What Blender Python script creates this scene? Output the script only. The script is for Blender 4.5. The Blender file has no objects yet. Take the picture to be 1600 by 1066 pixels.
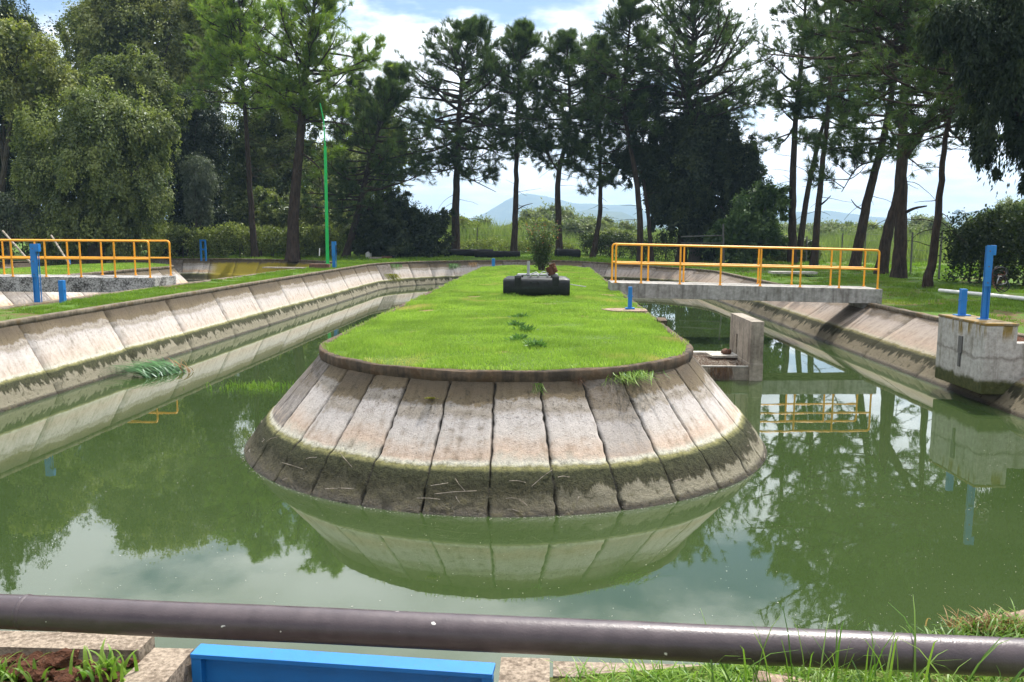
import bpy, bmesh, math, random
import numpy as np
from mathutils import Vector, Matrix, noise as mnoise
from mathutils.geometry import delaunay_2d_cdt

# ------------------------------------------------------------------ camera, sky, sun, exposure
S = bpy.context.scene
COL = S.collection
R = math.radians
EYE = Vector((0.0, 0.0, 3.025))                 # 1.6 m above the bank; water level is z = 0
PITCH, YAW, ROLL, FPX = R(7.29), R(2.45), R(0.22), 1290.0
FW = Vector((-math.sin(YAW)*math.cos(PITCH), math.cos(YAW)*math.cos(PITCH), -math.sin(PITCH)))
_rt = Vector((math.cos(YAW), math.sin(YAW), 0)); _up = _rt.cross(FW)
RT = _rt*math.cos(ROLL) + _up*math.sin(ROLL)
UP = -_rt*math.sin(ROLL) + _up*math.cos(ROLL)
cam = bpy.data.cameras.new('camera'); camo = bpy.data.objects.new('camera', cam); COL.objects.link(camo)
cam.sensor_width = 36; cam.lens = FPX/1600*36; cam.clip_start = 0.05; cam.clip_end = 20000
camo.matrix_world = Matrix(((RT.x, UP.x, -FW.x, EYE.x), (RT.y, UP.y, -FW.y, EYE.y), (RT.z, UP.z, -FW.z, EYE.z), (0, 0, 0, 1)))
S.camera = camo

SUN_EL, SUN_AZ = R(60), R(30)                   # ahead of the camera, a little to the right
SUN = Vector((math.sin(SUN_AZ)*math.cos(SUN_EL), math.cos(SUN_AZ)*math.cos(SUN_EL), math.sin(SUN_EL)))
sl = bpy.data.lights.new('sun', 'SUN'); sl.energy = 4.8; sl.angle = R(0.55); sl.color = (1.0, 0.95, 0.87)
so = bpy.data.objects.new('sun', sl); COL.objects.link(so); so.rotation_euler = SUN.to_track_quat('Z', 'Y').to_euler()
so.location = SUN*60

S.view_settings.view_transform = 'Standard'; S.view_settings.look = 'None'
S.view_settings.exposure = 0.55; S.view_settings.gamma = 1.0
S.render.engine = 'CYCLES'
S.cycles.max_bounces = 7; S.cycles.diffuse_bounces = 3; S.cycles.glossy_bounces = 3
S.cycles.transmission_bounces = 4; S.cycles.volume_bounces = 0; S.cycles.transparent_max_bounces = 6
S.cycles.sample_clamp_indirect = 6
S.cycles.use_denoising = True
S.cycles.use_adaptive_sampling = True; S.cycles.adaptive_threshold = 0.02
S.cycles.caustics_reflective = False; S.cycles.caustics_refractive = False

W = bpy.data.worlds.new('World'); S.world = W; W.use_nodes = True
def sky_world():
    t = W.node_tree; n = t.nodes; l = t.links; n.clear()
    out = n.new('ShaderNodeOutputWorld'); bg = n.new('ShaderNodeBackground'); bg2 = n.new('ShaderNodeBackground')
    sk = n.new('ShaderNodeTexSky'); sk.sky_type = 'NISHITA'; sk.sun_disc = False
    sk.sun_elevation = SUN_EL; sk.sun_rotation = SUN_AZ; sk.altitude = 2000; sk.dust_density = 1.5
    l.new(sk.outputs[0], bg.inputs[0]); bg.inputs[1].default_value = 0.12
    def math_(op, a, b=None, clamp=False):
        m = n.new('ShaderNodeMath'); m.operation = op; m.use_clamp = clamp
        for i, v in enumerate((a, b)):
            if v is None: continue
            if isinstance(v, (int, float)): m.inputs[i].default_value = v
            else: l.new(v, m.inputs[i])
        return m.outputs[0]
    tc = n.new('ShaderNodeTexCoord'); sep = n.new('ShaderNodeSeparateXYZ'); l.new(tc.outputs['Generated'], sep.inputs[0])
    zz = math_('ADD', math_('MAXIMUM', sep.outputs[2], 0.0), 0.13)
    cmb = n.new('ShaderNodeCombineXYZ')
    l.new(math_('DIVIDE', sep.outputs[0], zz), cmb.inputs[0]); l.new(math_('DIVIDE', sep.outputs[1], zz), cmb.inputs[1])
    cmb.inputs[2].default_value = 3.7
    nz = n.new('ShaderNodeTexNoise'); nz.inputs['Scale'].default_value = 1.25; nz.inputs['Detail'].default_value = 9
    nz.inputs['Roughness'].default_value = 0.56; l.new(cmb.outputs[0], nz.inputs['Vector'])
    mr = n.new('ShaderNodeMapRange'); mr.interpolation_type = 'SMOOTHSTEP'
    mr.inputs['From Min'].default_value = 0.36; mr.inputs['From Max'].default_value = 0.50; l.new(nz.outputs[0], mr.inputs[0])
    # more cloud towards the horizon
    hor = n.new('ShaderNodeMapRange'); hor.inputs['From Min'].default_value = 0.04; hor.inputs['From Max'].default_value = 0.2
    hor.inputs['To Min'].default_value = 0.75; hor.inputs['To Max'].default_value = 0.0; l.new(sep.outputs[2], hor.inputs[0])
    mask = math_('MAXIMUM', mr.outputs[0], hor.outputs[0], True)
    mask = math_('MULTIPLY', mask, 0.97)
    # clouds are brighter round the sun and have grey undersides
    dp = n.new('ShaderNodeVectorMath'); dp.operation = 'DOT_PRODUCT'; l.new(tc.outputs['Generated'], dp.inputs[0]); dp.inputs[1].default_value = SUN
    gl = math_('POWER', math_('MAXIMUM', dp.outputs['Value'], 0.0), 2.0)
    nz2 = n.new('ShaderNodeTexNoise'); nz2.inputs['Scale'].default_value = 2.6; nz2.inputs['Detail'].default_value = 7; l.new(cmb.outputs[0], nz2.inputs['Vector'])
    sh = n.new('ShaderNodeMapRange'); sh.inputs['From Min'].default_value = 0.36; sh.inputs['From Max'].default_value = 0.62
    sh.inputs['To Min'].default_value = 0.72; sh.inputs['To Max'].default_value = 1.12; l.new(nz2.outputs[0], sh.inputs[0])
    st = math_('MULTIPLY', math_('ADD', math_('MULTIPLY', gl, 2.2), 0.85), sh.outputs[0])
    bg2.inputs[0].default_value = (0.95, 0.97, 1.0, 1); l.new(st, bg2.inputs[1])
    mx = n.new('ShaderNodeMixShader'); l.new(mask, mx.inputs[0]); l.new(bg.outputs[0], mx.inputs[1]); l.new(bg2.outputs[0], mx.inputs[2])
    l.new(mx.outputs[0], out.inputs[0])
sky_world()
W.cycles.sampling_method = 'MANUAL'; W.cycles.sample_map_resolution = 512

# ------------------------------------------------------------------ helpers
rng = np.random.default_rng(7); random.seed(7)
def ray(px, py): return FW + RT*((px-800)/FPX) - UP*((py-533)/FPX)
def on_level(px, py, z):
    d = ray(px, py); return EYE + d*((z-EYE.z)/d.z)
def on_depth(px, py, Y):
    d = ray(px, py); return EYE + d*(Y/d.y)
def smooth(a, b, x):
    t = np.clip((np.asarray(x, float)-a)/(b-a), 0, 1); return t*t*(3-2*t)
def pn(x, y, z=0.0, s=1.0): return mnoise.noise(Vector((x*s, y*s, z*s)))

def props(o, label=None, cat=None, group=None, kind=None):
    if label: o['label'] = label
    if cat: o['category'] = cat
    if group: o['group'] = group
    if kind: o['kind'] = kind
    return o
def empty(name, loc, label, cat, group=None, rz=0.0):
    o = bpy.data.objects.new(name, None); COL.objects.link(o); o.location = loc; o.rotation_euler = (0, 0, rz)
    o.empty_display_size = 0.2
    return props(o, label, cat, group)
def link(name, me, mat, parent=None):
    o = bpy.data.objects.new(name, me); COL.objects.link(o)
    if mat: me.materials.append(mat)
    if parent:
        o.parent = parent
    return o
def arr_mesh(name, V, F, mat, parent=None, rnd=None, shade=False, uv=None, fattrs=None, vattrs=None):
    """one mesh from vertex array (n,3) and a face array (m,k), in world space (moved under its parent)"""
    V = np.asarray(V, np.float32); F = np.asarray(F, np.int32)
    if parent is not None:
        p = parent
        off = np.zeros(3)
        while p: off += np.array(p.location); p = p.parent
        V = V - off.astype(np.float32)
    me = bpy.data.meshes.new(name); m, k = F.shape
    me.vertices.add(len(V)); me.vertices.foreach_set('co', V.ravel())
    me.loops.add(m*k); me.loops.foreach_set('vertex_index', F.ravel())
    me.polygons.add(m); me.polygons.foreach_set('loop_start', np.arange(0, m*k, k, dtype=np.int32))
    me.polygons.foreach_set('loop_total', np.full(m, k, np.int32))
    if shade: me.polygons.foreach_set('use_smooth', np.ones(m, bool))
    me.update(calc_edges=True)
    if rnd is not None:
        a = me.attributes.new('rnd', 'FLOAT', 'FACE'); a.data.foreach_set('value', np.asarray(rnd, np.float32))
    for nm, d in (fattrs or {}).items():
        a = me.attributes.new(nm, 'FLOAT', 'FACE'); a.data.foreach_set('value', np.asarray(d, np.float32))
    for nm, d in (vattrs or {}).items():
        a = me.attributes.new(nm, 'FLOAT', 'POINT'); a.data.foreach_set('value', np.asarray(d, np.float32))
    if uv is not None:
        u = me.uv_layers.new(name='UVMap'); u.data.foreach_set('uv', np.asarray(uv, np.float32)[F.ravel()].ravel())
    me.validate()
    return link(name, me, mat, parent)

class MB:
    """collects boxes, tubes, prisms and lathes; build() links them as ONE mesh object"""
    def __init__(s): s.bm = bmesh.new()
    def hexa(s, c):
        v = [s.bm.verts.new(p) for p in c]
        for f in ((0, 3, 2, 1), (4, 5, 6, 7), (0, 1, 5, 4), (1, 2, 6, 5), (2, 3, 7, 6), (3, 0, 4, 7)): s.bm.faces.new([v[i] for i in f])
        return s
    def box(s, x0, x1, y0, y1, z0, z1):
        return s.hexa([(x0, y0, z0), (x1, y0, z0), (x1, y1, z0), (x0, y1, z0), (x0, y0, z1), (x1, y0, z1), (x1, y1, z1), (x0, y1, z1)])
    def rbox(s, c, size, rz=0.0, tilt=0.0):
        M = Matrix.Translation(c) @ Matrix.Rotation(rz, 4, 'Z') @ Matrix.Rotation(tilt, 4, 'X')
        a, b, h = size[0]/2, size[1]/2, size[2]/2
        return s.hexa([M @ Vector(p) for p in ((-a, -b, -h), (a, -b, -h), (a, b, -h), (-a, b, -h), (-a, -b, h), (a, -b, h), (a, b, h), (-a, b, h))])
    def tube(s, pts, r, n=8, cap=True):
        pts = [Vector(p) for p in pts]; m = len(pts)
        rr = r if hasattr(r, '__len__') else [r]*m
        rings = []; ref = None
        for i in range(m):
            d = (pts[min(i+1, m-1)]-pts[max(i-1, 0)]).normalized()
            if ref is None: ref = Vector((0, 0, 1)) if abs(d.z) < 0.9 else Vector((1, 0, 0))
            a = (ref - d*ref.dot(d)).normalized(); b = d.cross(a); ref = a
            rings.append([s.bm.verts.new(pts[i] + (a*math.cos(2*math.pi*k/n)+b*math.sin(2*math.pi*k/n))*rr[i]) for k in range(n)])
        for i in range(m-1):
            for k in range(n): s.bm.faces.new((rings[i][k], rings[i][(k+1) % n], rings[i+1][(k+1) % n], rings[i+1][k]))
        if cap: s.bm.faces.new(rings[0][::-1]); s.bm.faces.new(rings[-1])
        return s
    def prism(s, poly, z0, z1):
        a = [s.bm.verts.new((p[0], p[1], z0)) for p in poly]; b = [s.bm.verts.new((p[0], p[1], z1)) for p in poly]; n = len(poly)
        s.bm.faces.new(a[::-1]); s.bm.faces.new(b)
        for i in range(n): s.bm.faces.new((a[i], a[(i+1) % n], b[(i+1) % n], b[i]))
        return s
    def rock(s, c, r, seed, sub=3, amp=0.35):
        q = bmesh.ops.create_icosphere(s.bm, subdivisions=sub, radius=1.0)
        for v in q['verts']:
            p = v.co.normalized(); k = 1+amp*mnoise.noise(p*1.3+Vector((seed, 0, 0)))+amp*0.4*mnoise.noise(p*3.7+Vector((seed, 9, 0)))
            v.co = Vector((c[0]+p.x*k*r[0], c[1]+p.y*k*r[1], c[2]+p.z*k*r[2]))
        return s
    def build(s, name, mat, parent=None, bevel=0.0, smooth_=False, seg=2):
        bm = s.bm
        if parent is not None:
            off = Vector((0, 0, 0)); p = parent
            while p: off += p.location; p = p.parent
            bmesh.ops.translate(bm, verts=bm.verts, vec=-off)
        if bevel:
            e = [e for e in bm.edges if len(e.link_faces) == 2 and e.calc_face_angle(0) > 0.5]
            bmesh.ops.bevel(bm, geom=e, offset=bevel, segments=seg, affect='EDGES', profile=0.6, clamp_overlap=True)
        bmesh.ops.recalc_face_normals(bm, faces=bm.faces)
        me = bpy.data.meshes.new(name); bm.to_mesh(me); bm.free()
        if smooth_:
            me.polygons.foreach_set('use_smooth', np.ones(len(me.polygons), bool))
            me.set_sharp_from_angle(angle=R(40))
        return link(name, me, mat, parent)

# ------------------------------------------------------------------ materials
class NT:
    def __init__(s, name):
        s.m = bpy.data.materials.new(name); s.m.use_nodes = True; s.t = s.m.node_tree; s.t.nodes.clear(); s.l = s.t.links
        s.out = s.t.nodes.new('ShaderNodeOutputMaterial')
    def n(s, k, **kw):
        x = s.t.nodes.new('ShaderNode'+k)
        for a, v in kw.items(): setattr(x, a, v)
        return x
    def put(s, sock, v):
        if v is None: return
        if isinstance(v, bpy.types.NodeSocket): s.l.new(v, sock)
        elif isinstance(v, (tuple, list)) and len(v) == 3 and sock.type == 'RGBA': sock.default_value = (*v, 1)
        else: sock.default_value = v
    def pos(s): return s.n('NewGeometry').outputs['Position']
    def obj(s): return s.n('TexCoord').outputs['Object']
    def uv(s): return s.n('TexCoord').outputs['UV']
    def sep(s, v): x = s.n('SeparateXYZ'); s.put(x.inputs[0], v); return x.outputs
    def attr(s, nm): x = s.n('Attribute'); x.attribute_name = nm; return x.outputs['Fac']
    def mth(s, op, a, b=None, c=None, clamp=False):
        x = s.n('Math', operation=op, use_clamp=clamp); s.put(x.inputs[0], a); s.put(x.inputs[1], b); s.put(x.inputs[2], c); return x.outputs[0]
    def scale(s, v, k):
        x = s.n('VectorMath', operation='MULTIPLY'); s.put(x.inputs[0], v); x.inputs[1].default_value = k if isinstance(k, tuple) else (k, k, k); return x.outputs[0]
    def noise(s, v, sc, det=4, rough=0.55, dist=0.0):
        x = s.n('TexNoise'); s.put(x.inputs['Vector'], v); x.inputs['Scale'].default_value = sc; x.inputs['Detail'].default_value = det
        x.inputs['Roughness'].default_value = rough; x.inputs['Distortion'].default_value = dist; return x.outputs[0]
    def voro(s, v, sc, feat='F1'):
        x = s.n('TexVoronoi', feature=feat); s.put(x.inputs['Vector'], v); x.inputs['Scale'].default_value = sc; return x.outputs[0]
    def rng(s, v, a, b, c=0.0, d=1.0, sm=True):
        x = s.n('MapRange', interpolation_type='SMOOTHSTEP' if sm else 'LINEAR'); s.put(x.inputs[0], v)
        for i, k in enumerate((a, b, c, d)): x.inputs[i+1].default_value = k
        return x.outputs[0]
    def mix(s, f, a, b, mode='MIX'):
        x = s.n('Mix', data_type='RGBA', blend_type=mode); s.put(x.inputs['Factor'], f)
        s.put([i for i in x.inputs if i.name == 'A' and i.type == 'RGBA'][0], a); s.put([i for i in x.inputs if i.name == 'B' and i.type == 'RGBA'][0], b)
        return [o for o in x.outputs if o.type == 'RGBA'][0]
    def ramp(s, v, stops, interp='LINEAR'):
        x = s.n('ValToRGB'); x.color_ramp.interpolation = interp; e = x.color_ramp.elements
        while len(e) < len(stops): e.new(0.5)
        for i, (p, c) in enumerate(stops): e[i].position = p; e[i].color = (*c, 1)
        s.put(x.inputs[0], v); return x.outputs[0]
    def bump(s, h, st=0.3, d=0.02):
        x = s.n('Bump'); x.inputs['Strength'].default_value = st; x.inputs['Distance'].default_value = d; s.put(x.inputs['Height'], h); return x.outputs[0]
    def prin(s, col, rough=0.8, norm=None, spec=0.3, metal=0.0, coat=0.0):
        p = s.n('BsdfPrincipled'); s.put(p.inputs['Base Color'], col); s.put(p.inputs['Roughness'], rough); s.put(p.inputs['Normal'], norm)
        p.inputs['Specular IOR Level'].default_value = spec; p.inputs['Metallic'].default_value = metal; p.inputs['Coat Weight'].default_value = coat
        s.l.new(p.outputs[0], s.out.inputs[0]); return s.m

def leaf_mat(name, c1, c2, trans=0.4, c3=None, gloss=0.06, big=0.35, c3s=0.22):
    gloss *= 0.4
    k = NT(name); r = k.attr('rnd')
    col = k.mix(r, c1, c2)
    if c3: col = k.mix(k.rng(k.noise(k.pos(), c3s, 4), 0.56, 0.74), col, c3)
    col = k.mix(1.0, col, k.ramp(k.noise(k.pos(), big, 3), [(0.3, (0.72, 0.74, 0.74)), (0.7, (1.25, 1.2, 1.1))]), 'MULTIPLY')
    d = k.n('BsdfDiffuse'); t = k.n('BsdfTranslucent'); k.put(d.inputs[0], col)
    k.put(t.inputs[0], k.mix(1.0, col, (1.1, 1.2, 0.78), 'MULTIPLY'))
    m = k.n('MixShader'); m.inputs[0].default_value = trans; k.l.new(d.outputs[0], m.inputs[1]); k.l.new(t.outputs[0], m.inputs[2])
    g = k.n('BsdfGlossy'); g.inputs['Roughness'].default_value = 0.42; g.inputs[0].default_value = (0.9, 0.95, 1, 1)
    m2 = k.n('MixShader'); m2.inputs[0].default_value = gloss; k.l.new(m.outputs[0], m2.inputs[1]); k.l.new(g.outputs[0], m2.inputs[2])
    k.l.new(m2.outputs[0], k.out.inputs[0]); return k.m

def bark_mat(name, c1, c2):
    k = NT(name); p = k.scale(k.pos(), (1, 1, 0.25)); n1 = k.noise(p, 9, 6, 0.6); v = k.voro(p, 14)
    col = k.mix(k.rng(n1, 0.3, 0.7), c1, c2)
    return k.prin(col, 0.95, k.bump(k.mth('ADD', n1, v), 0.9, 0.05), 0.1)

def lining_mat(name, orange=1.0, patch=0.6, stain=1.0, yellow=False):
    """cast concrete with water marks: dark weathered top, pale band, rusty band, lime line, algae skirt"""
    k = NT(name); P = k.pos(); z = k.sep(P)[2]; uvv = k.uv(); u = k.sep(uvv)[0]; pr = k.attr('panel')
    n1 = k.noise(P, 1.6, 5); n2 = k.noise(P, 9, 5, 0.65); n3 = k.noise(P, 55, 4, 0.7)
    streak = k.noise(k.scale(uvv, (9.0, 0.9, 1)), 1.0, 5, 0.6)
    j = k.mth('ADD', k.mth('MULTIPLY', k.mth('SUBTRACT', n1, 0.5), 0.22), k.mth('MULTIPLY', k.mth('SUBTRACT', n2, 0.5), 0.20))
    zl = k.mth('ADD', k.mth('ADD', z, k.mth('MULTIPLY', j, 0.30)), k.mth('MULTIPLY', k.mth('SUBTRACT', k.mth('FRACT', k.mth('MULTIPLY', pr, 7.3)), .5), .018))                          # sharp marks stay level
    zu = k.mth('ADD', k.mth('ADD', z, k.mth('MULTIPLY', j, 1.1)), k.mth('MULTIPLY', k.mth('SUBTRACT', pr, 0.5), 0.20))
    def at(v, a=-0.2, b=1.6): return (v-a)/(b-a)
    low = k.ramp(k.rng(zl, -0.2, 1.6, 0, 1, False), [(at(-.2), (.03, .028, .02)), (at(.0), (.045, .04, .028)), (at(.03), (.085, .072, .05)), (at(.12), (.085, .076, .048)),
        (at(.25), (.052, .050, .028)), (at(.40), (.060, .064, .032)), (at(.422), (.10, .10, .04)), (at(.445), (.19, .18, .08)), (at(.468), (.41, .395, .32)), (at(.505), (.50, .47, .41))])
    pale = (.46, .413, .373); org = tuple(pale[i]*(1-orange)+(.50, .33, .21)[i]*orange for i in range(3))
    hi = k.ramp(k.rng(zu, 0.4, 1.5, 0, 1, False), [(at(.42, .4, 1.5), (.46, .42, .35)), (at(.52, .4, 1.5), org), (at(.62, .4, 1.5), tuple((a+b)/2 for a, b in zip(org, pale))), (at(.70, .4, 1.5), pale),
        (at(.88, .4, 1.5), (.44, .405, .385)), (at(.94, .4, 1.5), (.27, .235, .195)), (at(.985, .4, 1.5), (.30, .265, .225)), (at(1.02, .4, 1.5), (.31, .28, .25)), (at(1.06, .4, 1.5), (.15, .118, .075)), (at(1.20, .4, 1.5), (.105, .082, .055)), (at(1.30, .4, 1.5), (.085, .068, .048)), (at(1.42, .4, 1.5), (.12, .09, .06))])
    hi = k.mix(k.mth('MULTIPLY', k.rng(pr, 0.72, 0.9), k.rng(n2, 0.25, 0.6)), hi, (.17, .15, .135))       # some panels are grey-brown
    hi = k.mix(1.0, hi, k.ramp(k.mth('MULTIPLY', k.mth('ADD', n2, streak), 0.5), [(0.34, (.50, .48, .44)), (0.44, (.86, .85, .83)), (0.52, (1, 1, 1)), (0.66, (1.16, 1.15, 1.13))]), 'MULTIPLY')
    n4 = k.noise(P, 20, 6, 0.75)
    hi = k.mix(k.mth('MULTIPLY', k.rng(n4, 0.52, 0.66, 0, 0.8), k.rng(z, 0.75, 1.05, .14, 1)), hi, (.055, .045, .032))   # grime
    hi = k.mix(k.rng(n3, 0.59, 0.68, 0, 0.8), hi, (.06, .05, .04))                                          # pits
    hi = k.mix(k.mth('MULTIPLY', k.rng(streak, 0.56, 0.72, 0, 0.65), k.rng(z, 0.75, 1.2)), hi, (.08, .066, .05))  # runs from the curb
    low = k.mix(1.0, low, k.ramp(n4, [(.32, (.45, .45, .42)), (.5, (1, 1, 1)), (.68, (1.5, 1.45, 1.3))]), 'MULTIPLY')
    col = k.mix(k.rng(zl, 0.475, 0.515), low, hi)
    pm = k.mth('MULTIPLY', k.rng(k.mth('SUBTRACT', k.mth('ADD', k.mth('MULTIPLY', k.mth('POWER', k.noise(k.scale(uvv, (3.6, 0.6, 1)), 1.0, 7, 0.72), 1.6), 0.80*patch), 0.015), z), -0.015, 0.03), k.mth('MULTIPLY', k.rng(z, 0.035, 0.085), k.rng(n2, 0.30, 0.46)))
    pm = k.mth('MULTIPLY', pm, k.attr('scrape'))
    col = k.mix(k.mth('MULTIPLY', pm, 0.85), col, k.mix(n2, (.22, .20, .12), (.44, .40, .32)))
    low2 = k.mth('MULTIPLY', k.rng(n2, 0.52, 0.7), k.rng(z, 0.3, 0.05, 0, 0.8))
    col = k.mix(low2, col, (.13, .115, .055))
    if yellow:
        ym = k.mth('MULTIPLY', k.attr('olive'), k.rng(k.mth('ADD', z, k.mth('MULTIPLY', j, 1.5)), 1.22, 1.08))
        col = k.mix(ym, col, k.mix(n2, (.20, .165, .015), (.30, .24, .03)))
    col = k.mix(k.attr('right_shade'), col, k.mix(1.0, col, (.60, .555, .51), 'MULTIPLY'))  # brown-grey right bank, its weaker sunlight put into the colour
    col = k.mix(k.attr('joint'), col, k.mix(k.rng(n3, 0.4, 0.65), (.012, .011, .010), (.05, .045, .035)))
    h = k.mth('ADD', k.mth('MULTIPLY', n2, 0.6), k.mth('MULTIPLY', n3, 0.5))
    h = k.mth('ADD', h, k.mth('MULTIPLY', n4, .9)); hb = k.mth('MULTIPLY', h, k.rng(zl, 0.44, 0.40, 0.35, 1.6))
    return k.prin(col, k.rng(z, 0.02, 0.12, 0.35, 0.9), k.bump(hb, 0.9, 0.04), 0.2)

def chamber_mat():
    k = NT('chamber_concrete'); P = k.pos(); z = k.sep(P)[2]; n1 = k.noise(P, 2.2, 6, .62); n2 = k.noise(P, 13, 5, .65); st = k.noise(k.scale(P, (8, 8, .6)), 1.0, 5, .6); n3 = k.noise(P, 70, 3)
    col = k.mix(k.rng(k.mth('MULTIPLY', k.mth('ADD', n1, st), .5), .36, .54), (.25, .23, .20), (.43, .41, .385))
    j = k.mth('ADD', z, k.mth('MULTIPLY', k.mth('SUBTRACT', n1, .5), .35))
    col = k.mix(k.rng(k.mth('ABSOLUTE', k.mth('SUBTRACT', j, .88)), .05, .0, 0, .6), col, (.15, .13, .11))
    g = k.mix(n2, (.035, .045, .014), (.085, .085, .03))
    col = k.mix(k.rng(j, .52, .40), col, g)
    col = k.mix(k.mth('MULTIPLY', k.rng(st, .50, .60), k.rng(j, 1.12, 1.36)), col, (.22, .155, .045))
    col = k.mix(1.0, col, k.ramp(n2, [(.3, (.72, .72, .7)), (.7, (1.2, 1.2, 1.2))]), 'MULTIPLY'); col = k.mix(k.rng(n3, .64, .74, 0, .6), col, (.05, .045, .04))
    return k.prin(col, .9, k.bump(k.mth('ADD', n2, n3), .5, .012), .2)
def concrete(name, c1=(.33, .31, .28), c2=(.13, .115, .095), moss=None, sc=1.0, streak=True, sp=0.5):
    k = NT(name); P = k.pos(); n1 = k.noise(P, 1.7*sc, 6, 0.62); n2 = k.noise(P, 12*sc, 5, 0.65); n3 = k.noise(P, 70*sc, 3)
    st = k.noise(k.scale(P, (7, 7, 0.7)), 1.0, 5, 0.6)
    m = k.mth('MULTIPLY', k.mth('ADD', n1, st if streak else n2), 0.5)
    col = k.mix(k.rng(m, sp-0.12, sp+0.10), c2, c1)
    col = k.mix(1.0, col, k.ramp(n2, [(0.3, (.7, .7, .68)), (0.7, (1.2, 1.2, 1.2))]), 'MULTIPLY')
    if moss: col = k.mix(k.rng(n1, 0.52, 0.62), col, moss)
    col = k.mix(k.rng(n3, 0.66, 0.75, 0, .6), col, (.05, .045, .04))
    return k.prin(col, 0.9, k.bump(k.mth('ADD', n2, k.mth('MULTIPLY', n3, .5)), 0.5, 0.015), 0.25)

def paint(name, c, rough=0.4, wear=(.10, .06, .04), amt=0.7, spec=0.5, dirt=0.25):
    k = NT(name); P = k.pos(); n1 = k.noise(P, 6, 5, .6); n2 = k.noise(P, 45, 4, .65)
    col = k.mix(k.rng(n1, .35, .75, 0, dirt), c, tuple(x*.45 for x in c))
    col = k.mix(k.rng(k.mth('MULTIPLY', k.mth('ADD', n1, n2), .5), amt, amt+.05), col, wear)
    return k.prin(col, rough, k.bump(n2, .15, .004), spec)

M = {}
M['lining'] = lining_mat('pond_lining_concrete', orange=0.25, patch=1.0)
M['island_lining'] = lining_mat('island_lining_concrete', orange=0.5, patch=0.75)
M['yellow_lining'] = lining_mat('yellowed_lining_concrete', orange=0.9, patch=0.3, yellow=True)
M['curb'] = concrete('weathered_curb', (.13, .092, .06), (.045, .036, .027), moss=(.08, .05, .028), sc=1.6)
M['bank_curb'] = concrete('bank_curb', (.20, .165, .12), (.09, .072, .05), moss=(.12, .085, .045), sc=1.3)
M['deck'] = concrete('bridge_concrete', (.34, .33, .31), (.15, .14, .125), sp=.47)
M['blotched'] = concrete('blotched_concrete', (.42, .41, .40), (.05, .046, .042), sc=1.6, streak=False)
M['chamber'] = chamber_mat()
M['chamber_green'] = concrete('chamber_base_algae', (.07, .075, .03), (.035, .045, .015), sc=1.4)
M['chamber_top'] = concrete('chamber_top_lichen', (.26, .22, .16), (.17, .12, .045), moss=(.21, .13, .03), sc=1.3)
M['sluice'] = concrete('sluice_concrete', (.33, .29, .24), (.13, .11, .09), sp=.48)
M['coping'] = concrete('coping_stone', (.29, .235, .18), (.13, .098, .072), sc=4.5, streak=False)
M['slab'] = concrete('pale_slab', (.48, .46, .42), (.28, .26, .23), sc=2)
M['yellow'] = paint('yellow_rail_paint', (.86, .37, .012), .42, (.22, .09, .03), .655)
M['blue'] = paint('blue_steel_paint', (.008, .17, .50), .38, (.10, .07, .06), .665)
M['gate_blue'] = paint('gate_blue_paint', (.008, .16, .46), .5, (.07, .07, .09), .64)
M['green'] = paint('green_pole_paint', (.0, .42, .08), .35, (.05, .12, .05), .78)
M['hose'] = paint('hose_green', (.02, .26, .14), .45, (.05, .2, .12), .7)
M['rust'] = paint('rusty_iron', (.085, .034, .020), .85, (.3, .16, .09), .55, .2)
M['steel'] = paint('dull_steel', (.34, .35, .36), .45, (.16, .12, .1), .66)
M['white'] = paint('white_pvc', (.72, .71, .68), .45, (.45, .42, .38), .66)
M['grey_post'] = paint('grey_post', (.11, .105, .10), .7, (.07, .05, .04), .6)
M['bleached'] = bark_mat('bleached_timber', (.36, .32, .27), (.24, .2, .16))
M['bark'] = bark_mat('pine_bark', (.030, .023, .019), (.07, .050, .040))
M['bark2'] = bark_mat('grey_bark', (.06, .05, .04), (.11, .095, .075))
def pipe_mat():
    k = NT('dark_pipe_paint'); P = k.pos(); n1 = k.noise(P, 14, 5, .6); n2 = k.noise(P, 160, 3, .6); n3 = k.noise(P, 24, 3, .6, .4)
    col = k.mix(k.rng(n1, .3, .7), (.044, .029, .034), (.066, .046, .051))
    col = k.mix(k.rng(k.noise(P, 38, 2, .5), .735, .75), col, (.55, .53, .5))
    return k.prin(col, k.rng(n1, .3, .7, .30, .42), k.bump(k.mth('ADD', n2, n3), .28, .003), .55, coat=.1)
M['pipe'] = pipe_mat()
def plastic():
    k = NT('black_float_plastic'); n = k.noise(k.pos(), 11, 5, .65)
    return k.prin(k.mix(k.rng(n, .4, .75), (.005, .007, .008), (.016, .019, .020)), k.rng(n, .3, .7, .35, .5), k.bump(n, .2, .01), .28)
M['plastic'] = plastic()
M['rubber'] = paint('dull_black_plastic', (.012, .013, .013), .75, (.05, .045, .04), .66, spec=.12)
def soil(name, c1, c2, sc=1.0):
    k = NT(name); P = k.pos(); n = k.noise(P, 6*sc, 7, .7); v = k.voro(P, 22*sc); n3 = k.noise(P, 60*sc, 4, .7)
    col = k.mix(k.rng(n, .3, .7), c1, c2); col = k.mix(k.rng(n3, .62, .72, 0, .6), col, (.3, .2, .13))
    return k.prin(col, .95, k.bump(k.mth('ADD', n, k.mth('ADD', v, k.mth('MULTIPLY', n3, .5))), 1.0, .06), .1)
M['soil'] = soil('red_soil', (.060, .026, .016), (.15, .068, .040))
M['litter'] = soil('needle_litter', (.085, .05, .032), (.20, .125, .085), 2)
M['stone'] = concrete('pink_stone', (.33, .24, .185), (.19, .13, .095), sc=3, streak=False)
M['brick'] = concrete('old_brick', (.17, .09, .062), (.09, .052, .04), sc=4, streak=False)
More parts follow.
